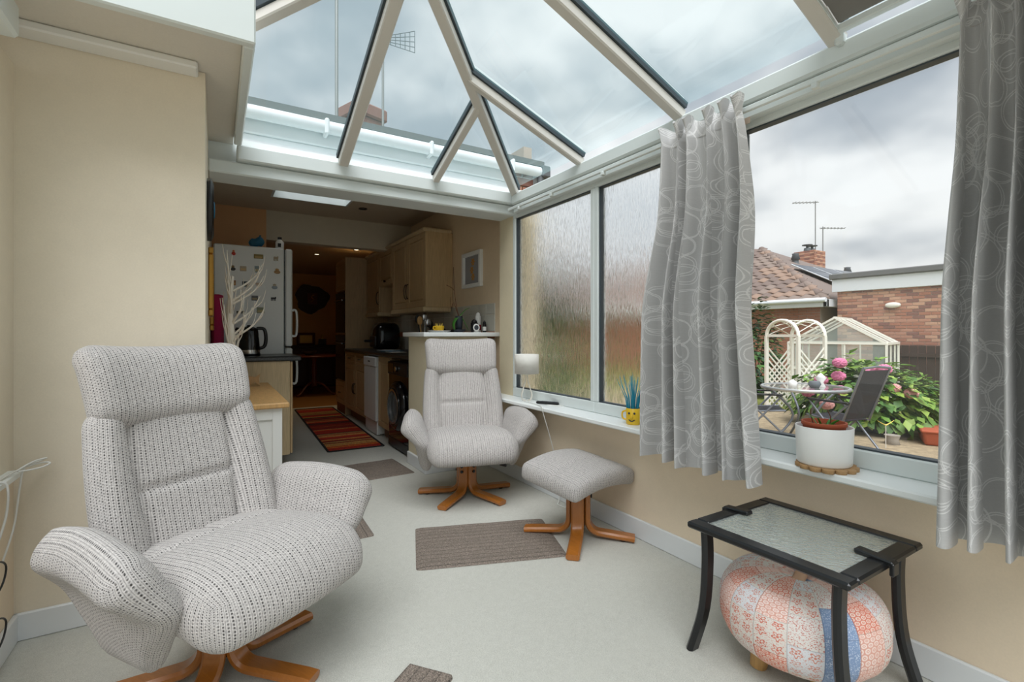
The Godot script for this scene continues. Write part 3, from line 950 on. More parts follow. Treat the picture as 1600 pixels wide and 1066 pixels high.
	for k in 2:
		var vp := at_depth([1243, 1324][k], [414, 434][k], [17.5, 19.0][k])
		var o := obj("vent_pipe", turned([Vector2(0, -1.2), Vector2(0.13, -1.2), Vector2(0.13, 0.05), Vector2(0.10, 0.06), Vector2(0.10, 0.18), Vector2(0.15, 0.2), Vector2(0.10, 0.36), Vector2(0.12, 0.40), Vector2(0, 0.42)], 12), M.lead, nb)
		o.position = vp - nb.position
	# solar panels on the far slope
	var sn := Vector3(0, 1, pitch).normalized()
	var su := Vector3(0, pitch, -1).normalized()
	for k in 4:
		var p := nb.position + Vector3(2.6 + 1.35 * k, ev, 0) + su * (1.0 + 0.0 * k) + sn * 0.14
		var sp := thing("solar_panel", p, 0, ["dark solar panel nearest the tiled hip", "second dark solar panel up from the tiled hip", "third dark solar panel from the tiled hip", "dark solar panel farthest from the tiled hip"][k], "solar panel", "solar panels on the bungalow roof")
		sp.basis = Basis(Vector3.RIGHT, sn, -su)
		obj("panel_frame", box(Vector3(0, -0.04, -1.7), Vector3(1.28, 0.0, 0), 0.01), M.aluminium, sp)
		for j in 3:
			obj("cell_row", box(Vector3(0.03, 0.0, -1.67 + j * 0.55), Vector3(1.25, 0.008, -1.15 + j * 0.55)), M.solar_glass, sp)
	# brick garage with a flat roof
	var ga := thing("garage", Vector3(13.55, GY, -6.3), 0, "flat roofed brick garage beside the bungalow", "building")
	obj("core", box(Vector3(0.02, 0, 0), Vector3(5.0, 2.55, 12)), M.mortar, ga)
	bricks(ga, Transform3D(Basis(Vector3(0, 0, 1), Vector3.UP, Vector3.LEFT), Vector3(0.02, 0.75, 0.0)), 2.70, 1.80, true)
	bricks(ga, Transform3D(Basis(Vector3(0, 0, 1), Vector3.UP, Vector3.LEFT), Vector3(0.02, 0.75, 2.70)), 9.0, 1.80, false)
	obj("fascia", box(Vector3(-0.06, 2.52, -0.1), Vector3(0.0, 2.84, 12.1), 0.01), M.fascia_white, ga)
	obj("roof_edge", box(Vector3(-0.12, 2.84, -0.15), Vector3(5.1, 2.98, 12.2), 0.02), M.roof_felt, ga)
	var lamp := obj("wall_light", sphere(Vector3(0.06, 0.07, 0.16), 8), M.lattice_white, ga)
	lamp.position = onx(1395, 477, 13.5) - ga.position
	# fence of upright boards
	var fe := thing("garden_fence", Vector3(13.25, GY, -5.3), 0, "dark brown board fence in front of the garage wall", "fence")
	for k in 26:
		obj("board", box(Vector3(0, 0, k * 0.155), Vector3(0.02, 1.2, k * 0.155 + 0.145), 0.003), M.fence_wood, fe)
	for z in [0.0, 1.9, 3.9]:
		obj("post", box(Vector3(-0.1, 0, z - 0.05), Vector3(-0.0, 1.42, z + 0.05), 0.008), M.fence_wood, fe)
	obj("rail", box(Vector3(-0.04, 0.95, 0), Vector3(0.0, 1.03, 4.0)), M.fence_wood, fe)
	# greenhouse: gable towards the house
	var gt := deg_to_rad(14.0)
	var gp := at_depth(1304, 600, 10.3) - Vector3(sin(gt), 0, cos(gt)) * 0.88; gp.y = GY
	var gh := thing("greenhouse", gp, 14, "white framed greenhouse behind the pink hydrangea", "greenhouse")
	var W := 1.76; var LG := 1.7; var he := 1.26; var hr := 1.80
	st = begin()
	var A := [Vector3(0, 0, 0), Vector3(0, he, 0), Vector3(0, hr, W / 2), Vector3(0, he, W), Vector3(0, 0, W)]
	for x in [0.0, LG]:
		for i in 4: bar(st, A[i] + Vector3(x, 0, 0), A[i + 1] + Vector3(x, 0, 0), 0.04, 0.04)
		bar(st, Vector3(x, he, 0), Vector3(x, he, W), 0.05, 0.04)
		bar(st, Vector3(x, he * 0.55, 0), Vector3(x, he * 0.55, W), 0.03, 0.03)
		for z in [W * 0.4, W * 0.6]: bar(st, Vector3(x, 0, z), Vector3(x, he, z), 0.03, 0.03)
	for p in [A[1], A[2], A[3]]: bar(st, p, p + Vector3(LG, 0, 0), 0.05, 0.05)
	for q in [0.33, 0.67]:
		for i in 4: bar(st, A[i] + Vector3(LG * q, 0, 0), A[i + 1] + Vector3(LG * q, 0, 0), 0.025, 0.025)
	for z in [0.0, W]: bar(st, Vector3(0, he * 0.55, z), Vector3(LG, he * 0.55, z), 0.03, 0.03)
	obj("frame", done(st), M.lattice_white, gh)
	for side in [[A[1], A[2]], [A[3], A[2]], [A[0], A[1]], [A[4], A[3]]]:
		for j in 3:
			st = begin()
			quad(st, side[0] + Vector3(LG * j / 3.0, 0, 0), side[0] + Vector3(LG * (j + 1) / 3.0, 0, 0), side[1] + Vector3(LG * (j + 1) / 3.0, 0, 0), side[1] + Vector3(LG * j / 3.0, 0, 0), Vector3.UP)
			obj("pane", done(st), M.greenhouse_glass, gh)
	for x in [0.0, LG]:
		st = begin()
		convex(st, [A[0] + Vector3(x, 0, 0), A[1] + Vector3(x, 0, 0), A[2] + Vector3(x, 0, 0), A[3] + Vector3(x, 0, 0), A[4] + Vector3(x, 0, 0)], Vector3.LEFT)
		obj("pane", done(st), M.greenhouse_glass, gh)
	# white trellis arch
	var ap := at_depth(1262, 600, 9.4); ap.y = GY
	var ar := thing("garden_arch", ap, -105, "white lattice garden arch beside the greenhouse", "arch")
	var aw := 0.74; var ad := 0.62; var ah := 1.42
	for z in [0.0, ad]:
		st = begin()
		for x in [-aw / 2, aw / 2]: bx(st, Vector3(x - 0.03, 0, z - 0.03), Vector3(x + 0.03, ah, z + 0.03), 0.006)
		var arc := []
		for k in 13: arc.append(Vector3(-cos(PI * k / 12) * aw / 2, ah + sin(PI * k / 12) * 0.3, z))
		ribbon(st, arc, 0.07, 0.05, Vector3(0, 0, 1))
		bx(st, Vector3(-aw / 2, ah - 0.02, z - 0.02), Vector3(aw / 2, ah + 0.03, z + 0.02))
		obj("arch_frame", done(st), M.lattice_white, ar)
	for side in [-1.0, 1.0]:
		for dgl in [-1.0, 1.0]:
			for k in range(-5, 14):
				var q := []
				var z0 := k * 0.12
				var p0 := Vector2(z0, 0.0); var p1 := Vector2(z0 + ah, ah)
				if p0.x < 0: p0 = Vector2(0, -z0)
				if p1.x > ad: p1 = Vector2(ad, ad - z0)
				if p0.y >= ah or p1.y <= p0.y: continue
				if dgl < 0: p0.x = ad - p0.x; p1.x = ad - p1.x
				st = begin()
				bar(st, Vector3(side * (aw / 2 - 0.005 * dgl), p0.y, p0.x), Vector3(side * (aw / 2 - 0.005 * dgl), p1.y, p1.x), 0.03, 0.008, 0.0, Vector3.RIGHT)
				obj("lattice_slat", done(st), M.lattice_white, ar)
	for dgl in [-1.0, 1.0]:
		for k in 5:
			st = begin()
			var pts := []
			for j in 7:
				var t := j / 6.0
				var a := PI * clampf((k + (t if dgl > 0 else 1.0 - t) * 1.6) / 6.0, 0, 1)
				pts.append(Vector3(-cos(a) * aw / 2, ah + sin(a) * 0.3, t * ad))
			ribbon(st, pts, 0.03, 0.01, Vector3(1, 0, 0.3))
			obj("lattice_slat", done(st), M.lattice_white, ar)
	# shrubs
	var greens := [rgb(96, 132, 50), rgb(120, 152, 60), rgb(74, 112, 48), rgb(140, 164, 72)]
	var dark := [rgb(52, 84, 44), rgb(70, 100, 52), rgb(40, 68, 42)]
	var hp := fl(1348, 669, GY)
	var hy := bush("hydrangea", hp + Vector3(0, 0.25, 0), Vector3(0.86, 0.86, 1.02), 2000, 0.165, greens, "big leafy hydrangea with pink flower heads in a tub", 14)
	obj("tub", turned([Vector2(0, -0.25), Vector2(0.36, -0.25), Vector2(0.44, 0.05), Vector2(0.46, 0.07), Vector2(0.41, 0.08), Vector2(0.38, 0.02), Vector2(0, 0.02)], 24), M.planter_grey, hy)
	var heads := [[1312, 567, 0], [1372, 580, 0], [1363, 583, 0], [1382, 577, 0], [1310, 588, 0], [1283, 594, 0], [1424, 615, 1], [1262, 612, 0], [1314, 610, 0], [1292, 632, 1], [1396, 607, 1]]
	for i in heads.size():
		var e: Array = heads[i]
		var ns := noise_at(9.0, 1, i)
		var o := obj("flower_head", pad(Vector3.ONE, 0.999, Vector3i(12, 12, 12), func(p): return p.normalized() * Vector3(0.085, 0.065, 0.085) * (1.0 + 0.25 * ns.get_noise_3dv(p.normalized()))), M.petal_pale if e[2] else M.petal_pink, hy)
		o.position = at_depth(e[0], e[1], 6.8 + 0.12 * (i % 3)) - hy.position
	bush("ivy_shrub", fl(1204, 640, GY) + Vector3(1.6, 0.2, -1.4), Vector3(0.70, 2.1, 0.7), 1500, 0.15, dark + [greens[2]], "tall dark ivy shrub beside the white arch", 4)
	bush("tall_shrub", Vector3(4.55, GY, -6.6), Vector3(0.85, 2.55, 0.85), 2600, 0.24, dark + greens, "tall green shrub blurred behind the rippled window", 6)
	bush("border_shrub", fl(1432, 618, GY) - Vector3(0.9, 0, -0.35), Vector3(0.5, 0.5, 0.5), 260, 0.12, dark, "dark low border shrub under the fence", 7)
	bush("border_shrub", fl(1470, 622, GY) - Vector3(1.25, 0, 0), Vector3(0.45, 0.7, 0.45), 260, 0.11, greens, "bright yellow green border shrub at the lawn edge", 8)
	bush("border_shrub", fl(1290, 640, GY), Vector3(0.6, 0.7, 0.6), 260, 0.12, dark + greens, "mixed green border shrub behind the garden table", 10)
	# trough of terracotta
	var tp := fl(1458, 692, GY)
	var tr := thing("terracotta_trough", tp, 25, "long terracotta trough on the patio edge", "planter")
	obj("trough", pad(Vector3(0.28, 0.10, 0.13), 0.02, Vector3i(6, 4, 4), func(q): return Vector3(q.x * (1.0 + 0.9 * q.y), q.y + 0.10, q.z * (1.0 + 1.2 * q.y))), M.terracotta, tr)
	obj("rim", box(Vector3(-0.32, 0.17, -0.16), Vector3(0.32, 0.205, 0.16), 0.012), M.terracotta, tr)
	var stp := obj("stone_spool", turned([Vector2(0, 0), Vector2(0.09, 0), Vector2(0.07, 0.06), Vector2(0.09, 0.12), Vector2(0, 0.12)], 14), M.stone)
	stp.position = fl(1394, 694, GY)
	tag(stp, "short waisted grey stone standing on the patio", "stone")
	var bo := thing("garden_stake", fl(1384, 700, GY), 0, "thin garden stake with a winged top on the patio", "ornament")
	st = begin(); tube(st, [Vector3.ZERO, Vector3(0, 0.30, 0)], 0.005, -1, 5)
	obj("stake", done(st), M.wire_white, bo)
	for s in [-1.0, 1.0]:
		st = begin()
		tube(st, [Vector3(0, 0.29, 0), Vector3(s * 0.05, 0.32, s * 0.03), Vector3(s * 0.10, 0.35, s * 0.05)], 0.014, 0.004, 6, 0.4)
		obj("wing", done(st), M.yellow_wax, bo)
	# patio table and reclining chairs
	var tb := fl(1258, 692, GY)
	tb += Vector3(0.08, 0, -0.05)
	var ta := thing("patio_table", tb, 0, "round glass topped patio table among the garden chairs", "table")
	obj("rim", turned([Vector2(0.50, 0.71), Vector2(0.53, 0.71), Vector2(0.54, 0.735), Vector2(0.53, 0.75), Vector2(0.50, 0.75), Vector2(0.50, 0.71)], 36), M.aluminium, ta)
	obj("glass_top", turned([Vector2(0, 0.735), Vector2(0.50, 0.735), Vector2(0.50, 0.742), Vector2(0, 0.742)], 36), M.clear_glass, ta)
	for k in 4:
		var a := TAU * (k + 0.4) / 4
		st = begin()
		tube(st, curve([Vector3(cos(a) * 0.44, 0.71, sin(a) * 0.44), Vector3(cos(a) * 0.15, 0.36, sin(a) * 0.15), Vector3(cos(a) * 0.42, 0, sin(a) * 0.42)]), 0.016, -1, 8)
		obj("leg", done(st), M.tube_grey, ta)
	for k in 3:
		var o := obj("garden_ornament", turned([[Vector2(0, 0), Vector2(0.06, 0), Vector2(0.03, 0.06), Vector2(0.07, 0.12), Vector2(0, 0.19)], [Vector2(0, 0), Vector2(0.05, 0), Vector2(0.08, 0.05), Vector2(0.06, 0.09), Vector2(0, 0.09)], [Vector2(0, 0), Vector2(0.05, 0), Vector2(0.06, 0.07), Vector2(0, 0.11)]][k], 14), [M.ceramic_white, M.planter_grey, M.ceramic_white][k])
		o.position = tb + Vector3([0.22, -0.02, -0.2][k], 0.742, [0.1, 0.14, -0.05][k])
		tag(o, ["white mushroom shaped ornament on the patio table", "dark bowl planter on the patio table", "small white ornament beside the bowl on the patio table"][k], "ornament")
	garden_chair(fl(1312, 704, GY), 170, "black mesh reclining garden chair in front of the hydrangea")
	garden_chair(fl(1190, 684, GY), 40, "black mesh reclining garden chair beside the grey curtain")
	# main house chimney and mast above the kitchen roof
	var mc := at_depth(565, 195, 9.0)
	var hc := thing("house_chimney", Vector3(mc.x, 2.5, mc.z), 20, "dark brick chimney behind the kitchen roof edge", "chimney")
	obj("stack", box(Vector3(-0.28, 0, -0.28), Vector3(0.28, mc.y - 2.5 + 0.05, 0.28), 0.01), M.brick_3, hc)
	obj("cap", box(Vector3(-0.34, mc.y - 2.5 + 0.05, -0.34), Vector3(0.34, mc.y - 2.5 + 0.28, 0.34), 0.03), M.brick_3, hc)
	var ma := thing("aerial_mast", Vector3(at_depth(526, 190, 8.2).x, 2.575, at_depth(526, 190, 8.2).z), 0, "tall thin aerial mast rising over the kitchen roof", "aerial")
	st = begin(); tube(st, [Vector3.ZERO, Vector3(0, 6.0, 0)], 0.028, -1, 8)
	obj("mast", done(st), M.mast, ma)
	obj("bracket", box(Vector3(-0.06, 1.9, -0.05), Vector3(0.06, 1.98, 0.05), 0.01), M.lead, ma)
	var ga1 := at_depth(603, 62, 8.1)
	var ae := thing("fan_aerial", Vector3(ga1.x, 2.575, ga1.z), 0, "fan shaped grid aerial seen through the glass roof", "aerial")
	var hh := ga1.y - 2.575
	st = begin(); tube(st, [Vector3(-0.05, 0, 0), Vector3(-0.05, hh + 0.1, 0)], 0.02, -1, 6)
	obj("mast", done(st), M.mast, ae)
	st = begin()
	var fx := Vector3(0.41, 0, 0.25)
	for k in 5: tube(st, [Vector3(0, hh - 0.06 + k * 0.03, 0), Vector3(0, hh - 0.22 + k * 0.09, 0) + fx], 0.006, -1, 5)
	for k in 7: tube(st, [Vector3(0, lerpf(hh - 0.06, hh - 0.22, k / 6.0), 0) + fx * (k / 6.0), Vector3(0, lerpf(hh + 0.06, hh + 0.14, k / 6.0), 0) + fx * (k / 6.0)], 0.006, -1, 5)
	obj("grid", done(st), M.lead, ae)

func garden_chair(at: Vector3, turn: float, label: String) -> void:
	var c := thing("garden_chair", at, turn, label, "chair", "patio chairs")
	var lean := Vector3(0, 0.66, -0.24)
	var seat_b := Vector3(0, 0.40, -0.2)
	for s in [-1.0, 1.0]:
		var x := Vector3(s * 0.24, 0, 0)
		var st := begin()
		tube(st, [seat_b + x + lean, seat_b + x, Vector3(s * 0.24, 0.43, 0.26)], 0.014, -1, 8)
		obj("side_rail", done(st), M.tube_grey, c)
		st = begin(); tube(st, [Vector3(s * 0.27, 0.62, 0.2), Vector3(s * 0.27, 0.0, -0.34)], 0.013, -1, 8)
		obj("leg", done(st), M.tube_grey, c)
		st = begin(); tube(st, [Vector3(s * 0.27, 0.62, -0.28), Vector3(s * 0.27, 0.0, 0.34)], 0.013, -1, 8)
		obj("leg", done(st), M.tube_grey, c)
		st = begin(); bar(st, Vector3(s * 0.27, 0.64, -0.30), Vector3(s * 0.27, 0.64, 0.22), 0.05, 0.025, 0.008)
		obj("armrest", done(st), M.black_plastic, c)
	var st2 := begin(); tube(st2, [seat_b + lean + Vector3(-0.24, 0, 0), seat_b + lean + Vector3(0, 0.02, 0), seat_b + lean + Vector3(0.24, 0, 0)], 0.014, -1, 8)
	obj("top_rail", done(st2), M.tube_grey, c)
	st2 = begin(); bar(st2, seat_b + Vector3(0, 0.03, 0.005), seat_b + lean * 0.96, 0.46, 0.008, 0.0, Vector3(0, 0.3, 1))
	obj("back_sling", done(st2), M.sling_black, c)
	st2 = begin(); bar(st2, seat_b + Vector3(0, 0.005, 0.02), Vector3(0, 0.43, 0.25), 0.46, 0.008)
	obj("seat_sling", done(st2), M.sling_black, c)

# ---------------------------------------------------------------- seating
func groove(d: float, w: float) -> float:
	return exp(-(d / w) * (d / w))
func star_base(parent: Node3D, legs: int, spin: float, high: float, reach: float) -> void:
	for k in legs:
		var a := TAU * k / legs + spin
		var d := Vector3(sin(a), 0, cos(a))
		var side := d.cross(Vector3.UP)
		var st := begin()
		var pts := [d * 0.05 + Vector3(0, high, 0)]
		for j in 9:
			var t := j / 8.0 * PI / 2
			pts.append(d * (0.05 + 0.07 * (1 - cos(t))) + Vector3(0, 0.105 - 0.07 * sin(t), 0))
		pts.append(d * (reach - 0.03) + Vector3(0, 0.022, 0))
		pts.append(d * reach + Vector3(0, 0.018, 0))
		ribbon(st, pts, 0.068, 0.03, side)
		var leg := obj("leg", done(st), M.teak, parent)
		for j in 2:
			st = begin()
			var p := d * 0.066 + Vector3(0, high - 0.035 - 0.035 * j, 0)
			tube(st, [p, p + d * 0.008], 0.010, -1, 10)
			obj("bolt", done(st), M.black_plastic, leg)
		st = begin()
		tube(st, [d * (reach - 0.06), d * (reach - 0.06) + Vector3(0, 0.008, 0)], 0.016, -1, 10)
		obj("glide", done(st), M.black_plastic, leg)
	var st := begin()
	tube(st, [Vector3(0, 0.06, 0), Vector3(0, high + 0.03, 0)], 0.034, -1, 14)
	obj("column", done(st), M.black_plastic, parent)
func armchair(at: Vector3, turn: float, spin: float, label: String) -> Node3D:
	var c := thing("recliner_armchair", at, turn, label, "armchair", "knitted recliner armchairs")
	star_base(c, 5, spin, 0.245, 0.335)
	var st := begin()
	cbox(st, Vector3(0, 0.245, -0.02), Vector3(0.30, 0.05, 0.34), 0.01)
	obj("mechanism", done(st), M.black_plastic, c)
	st = begin()
	tube(st, [Vector3(0.12, 0.255, 0.08), Vector3(0.22, 0.245, 0.14)], 0.010, -1, 8)
	tube(st, [Vector3(0.21, 0.246, 0.135), Vector3(0.25, 0.238, 0.155)], 0.022, -1, 10)
	obj("recline_knob", done(st), M.black_plastic, c)
	var tilt := Basis(Vector3.RIGHT, -0.10)
	obj("seat", pad(Vector3(0.295, 0.085, 0.30), 0.08, Vector3i(26, 10, 30), func(p):
		var q := p as Vector3
		var up := clampf(q.y / 0.085, 0.0, 1.0)
		q.y += 0.028 * up * (1 - pow(q.x / 0.295, 2)) * (1 - pow(q.z / 0.32, 2))
		q.y -= up * (0.014 * groove(q.z + 0.06, 0.012) + 0.010 * groove(q.x, 0.010) * (1.0 if q.z < -0.06 else 0.0))
		q.y -= 0.055 * pow(maxf(q.z - 0.10, 0.0) / 0.20, 2)
		q.z += 0.035 * (1 - pow(q.x / 0.295, 2)) * (1.0 if q.z > 0 else 0.0) * clampf(q.z / 0.3, 0, 1)
		return tilt * q + Vector3(0, 0.375, 0.07)), M.knit_fabric, c)
	var lean := Basis(Vector3.RIGHT, -0.30)
	var back_at := Vector3(0, 0.60, -0.235)
	obj("backrest", pad(Vector3(0.275, 0.275, 0.062), 0.055, Vector3i(44, 40, 6), func(p):
		var q := p as Vector3
		var front := clampf(q.z / 0.05, 0.0, 1.0)
		var gx := 0.150 + 0.02 * q.y / 0.275
		q.z -= front * (0.020 * groove(absf(q.x) - gx, 0.011) + (0.016 * groove(q.y + 0.0, 0.011) if absf(q.x) < gx else 0.0))
		q.z += front * (0.024 * (1.0 - pow(q.x / gx, 2)) if absf(q.x) < gx else 0.018 * sin(clampf((absf(q.x) - gx) / (0.26 - gx), 0, 1) * PI))
		q.z += 0.075 * pow(q.x / 0.275, 2)
		q.x *= 1.0 - 0.04 * (q.y / 0.275) + (0.05 * sin((q.y + 0.275) / 0.55 * PI))
		return lean * q + back_at), M.knit_fabric, c)
	obj("headrest", pad(Vector3(0.262, 0.142, 0.068), 0.06, Vector3i(26, 20, 8), func(p):
		var q := p as Vector3
		q.z += 0.05 * pow(q.x / 0.258, 2) - 0.02 * pow(maxf(q.y, 0.0) / 0.132, 2)
		q.x *= 1.0 + 0.03 * q.y / 0.132
		q.z += 0.010 * (1 - pow(q.y / 0.132, 2)) * (1.0 if q.z > 0 else 0.0)
		return lean * (q + Vector3(0, 0.345, 0.034)) + back_at), M.knit_fabric, c)
	for s in [-1.0, 1.0]:
		obj("arm", pad(Vector3(0.066, 0.19, 0.235), 0.062, Vector3i(10, 22, 26), func(p):
			var q := p as Vector3
			var t := clampf((q.y + 0.19) / 0.38, 0.0, 1.0)
			var roll := smoothstep(0.45, 1.0, t)
			var o := q.x / 0.066
			q.z = q.z * (0.42 + 0.58 * smoothstep(0.0, 0.62, t)) + 0.04 * (1.0 - t)
			q.x *= 0.55 + 0.45 * t
			q.x += 0.05 * roll + 0.025 * roll * clampf(q.z / 0.235, -0.3, 1.0) - 0.05 * (1.0 - t)
			q.y -= 0.05 * roll * maxf(o, 0.0) + 0.03 * pow(q.z / 0.235, 2) * t
			q.x *= s
			return q + Vector3(s * 0.335, 0.415, 0.035)), M.knit_fabric, c)
	return c

func build_seating() -> void:
	armchair(Vector3(0.015, 0, -1.875), 34, 0.25, "grey knitted recliner armchair in front of the plain cream wall")
	armchair(Vector3(1.485, 0, -3.05), -17, 0.62, "grey knitted recliner armchair in front of the ivory half wall")
	var s := thing("footstool", Vector3(1.705, 0, -2.10), 10, "grey knitted footstool with wooden star base under the window", "footstool")
	star_base(s, 4, 0.62, 0.30, 0.30)
	var tilt := Basis(Vector3.RIGHT, 0.10)
	obj("cushion", pad(Vector3(0.25, 0.048, 0.21), 0.036, Vector3i(26, 6, 24), func(p):
		var q := p as Vector3
		var up := clampf(q.y / 0.05, 0.0, 1.0)
		q.y += 0.016 * up * (1 - pow(q.x / 0.25, 2)) * (1 - pow(q.z / 0.21, 2))
		q.y -= up * 0.010 * groove(q.z - 0.02, 0.012)
		q.y -= 0.035 * pow(q.x / 0.25, 2)
		return tilt * q + Vector3(0, 0.375, 0)), M.knit_fabric, s)
	var st := begin()
	cbox(st, Vector3(0, 0.295, 0), Vector3(0.2, 0.025, 0.2), 0.006)
	obj("mounting_plate", done(st), M.black_plastic, s)

func floor_mat(corners: Array, m: Material, label: String, category: String, called := "doormat", edge: Material = null) -> void:
	# corners: two along the first long side, then across
	var a: Vector3 = corners[0]; var b: Vector3 = corners[1]; var c: Vector3 = corners[2]
	var u := (b - a); var lu := u.length(); u = u.normalized()
	var n := Vector3.UP
	var v := n.cross(u); 
	if v.dot(c - b) < 0: v = -v
	var lv := absf((c - b).dot(v))
	var mid := a + u * lu / 2 + v * lv / 2
	var t := thing(called, Vector3(mid.x, 0, mid.z), 0, label, category)
	var rows := []; var uvs := []
	var N := 26
	for i in N + 1:
		var row := []; var uvr := []
		for j in N + 1:
			var x := (float(j) / N - 0.5) * lu
			var y := (float(i) / N - 0.5) * lv
			var r := 0.018
			var ax := maxf(absf(x) - (lu / 2 - r), 0); var ay := maxf(absf(y) - (lv / 2 - r), 0)
			var k := Vector2(ax, ay).length()
			if k > r: 
				x -= signf(x) * ax * (1 - r / k); y -= signf(y) * ay * (1 - r / k)
			var hgt := 0.009 + 0.0012 * sin(x * 21.0) * sin(y * 17.0)
			if i == 0 or j == 0 or i == N or j == N: hgt = 0.001
			row.append(u * x + v * y + Vector3(0, hgt, 0))
			uvr.append(Vector2(y, x) if m != M.runner_pile else Vector2(float(i) / N, float(j) / N * 1.0))
		rows.append(row); uvs.append(uvr)
	obj("pile", sheet(rows, uvs), m, t)
	if edge:
		var st := begin()
		for e in [-1.0, 1.0]:
			bar(st, u * (-lu / 2) + v * (e * lv / 2) + Vector3(0, 0.006, 0), u * (lu / 2) + v * (e * lv / 2) + Vector3(0, 0.006, 0), 0.02, 0.012, 0.003)
			bar(st, u * (e * lu / 2) - v * (lv / 2) + Vector3(0, 0.006, 0), u * (e * lu / 2) + v * (lv / 2) + Vector3(0, 0.006, 0), 0.02, 0.012, 0.003)
		obj("binding", done(st), edge, t)

func build_floor_things() -> void:
	floor_mat([fl(650, 893), fl(888, 870), fl(828, 812)], M.mat_cord, "grey brown striped doormat in front of the footstool", "mat")
	floor_mat([fl(560, 754), fl(649, 739), fl(616, 717)], M.mat_cord, "grey brown striped doormat at the kitchen entrance", "mat")
	floor_mat([fl(586, 838), fl(548, 782), fl(470, 800)], M.mat_cord, "grey brown striped mat half hidden behind the near armchair", "mat")
	floor_mat([fl(590, 1095), fl(640, 1038), fl(706, 1064)], M.mat_cord, "corner of a grey brown striped mat on the open carpet", "mat")
	floor_mat([Vector3(0.90, 0, -4.80), Vector3(0.98, 0, -7.70), Vector3(1.50, 0, -7.70)], M.runner_pile, "red and orange striped runner on the kitchen floor", "rug", "kitchen_runner", M.black_trim)
	# side table with hammered glass
	var h := 0.455
	var p0 := fl(1081, 816, h); var p1 := fl(1197, 776, h); var p2 := fl(1443, 848, h); var p3 := fl(1338, 916, h)
	var mid := (p0 + p1 + p2 + p3) / 4
	var u := ((p3 - p0) + (p2 - p1)).normalized()
	var ang := atan2(-u.z, u.x)
	var t := thing("side_table", Vector3(mid.x - 0.02, 0, mid.z), rad_to_deg(ang), "black side table with hammered glass top over the patchwork pouffe", "table")
	var L := (p0.distance_to(p3) + p1.distance_to(p2)) / 2 * 0.5
	var W := (p0.distance_to(p1) + p3.distance_to(p2)) / 2 * 0.5
	var f := 0.052
	for e in [[-L, -W, L, -W + f], [-L, W - f, L, W], [-L, -W + f, -L + f, W - f], [L - f, -W + f, L, W - f]]:
		obj("top_rail", box(Vector3(e[0], h - 0.016, e[1]), Vector3(e[2], h + 0.006, e[3]), 0.006), M.black_lacquer, t)
	var st := begin()
	bx(st, Vector3(-L + f - 0.004, h - 0.004, -W + f - 0.004), Vector3(L - f + 0.004, h + 0.002, W - f + 0.004))
	obj("glass_top", done(st), M.table_glass, t)
	for x in [-1.0, 1.0]:
		for z in [-1.0, 1.0]:
			st = begin()
			var k := Vector3(x * (L - 0.045), 0, z * (W - 0.05))
			var out := Vector3(x * 0.8, 0, z * 0.25)
			ribbon(st, curve([k + Vector3(0, h - 0.014, 0), k + Vector3(0, h * 0.72, 0) - out * 0.004, k + Vector3(0, h * 0.35, 0) + out * 0.01, k + Vector3(0, 0.0, 0) + out * 0.06]), 0.048, 0.026, Vector3(0, 0, 1).rotated(Vector3.UP, 0.0))
			obj("leg", done(st), M.black_lacquer, t)
		st = begin()
		bar(st, Vector3(x * (L + 0.012), h + 0.004, 0), Vector3(x * (L - f - 0.035), h + 0.012, 0), 0.036, 0.016, 0.004)
		bx(st, Vector3(x * (L + 0.004), h - 0.03, -0.018), Vector3(x * (L + 0.016), h + 0.008, 0.018), 0.003)
		obj("glass_clip", done(st), M.black_lacquer, t)
	# pouffe
	var pc := fl(1262, 1040)
	var po := thing("pouffe", Vector3(1.668, 0, -0.89), 20, "round patchwork pouffe in coral white and blue under the side table", "pouffe")
	var rows := []; var uvs := []
	for i in 25:
		var a := -PI / 2 + PI * i / 24.0
		var r := 0.248 * pow(cos(a), 0.55) if i % 24 else 0.0
		var y := 0.195 + 0.135 * signf(sin(a)) * pow(absf(sin(a)), 0.8)
		if i > 18: y -= 0.022 * groove(r, 0.06)
		var row := []; var uvr := []
		for j in 65:
			var b := TAU * j / 64.0
			var rr := r * (1.0 - 0.012 * pow(absf(cos(b * 6)), 8))
			row.append(Vector3(sin(b) * rr, y, cos(b) * rr))
			uvr.append(Vector2(j / 64.0 * 2.0, 1.0 - i / 24.0))
		rows.append(row); uvs.append(uvr)
	obj("cover", sheet(rows, uvs), M.patchwork, po)
	for k in 4:
		var a := TAU * k / 4 + 0.6
		st = begin()
		tube(st, [Vector3(sin(a) * 0.12, 0.09, cos(a) * 0.12), Vector3(sin(a) * 0.135, 0.0, cos(a) * 0.135)], 0.035, 0.026, 14)
		obj("leg", done(st), M.beech_top, po)
	st = begin()
	tube(st, curve([Vector3(-0.07, 0.312, 0.0), Vector3(-0.03, 0.335, 0.01), Vector3(0.03, 0.335, 0.01), Vector3(0.07, 0.312, 0.0)]), 0.020, 0.020, 8, 0.3)
	obj("handle", done(st), M.tan_leather, po)

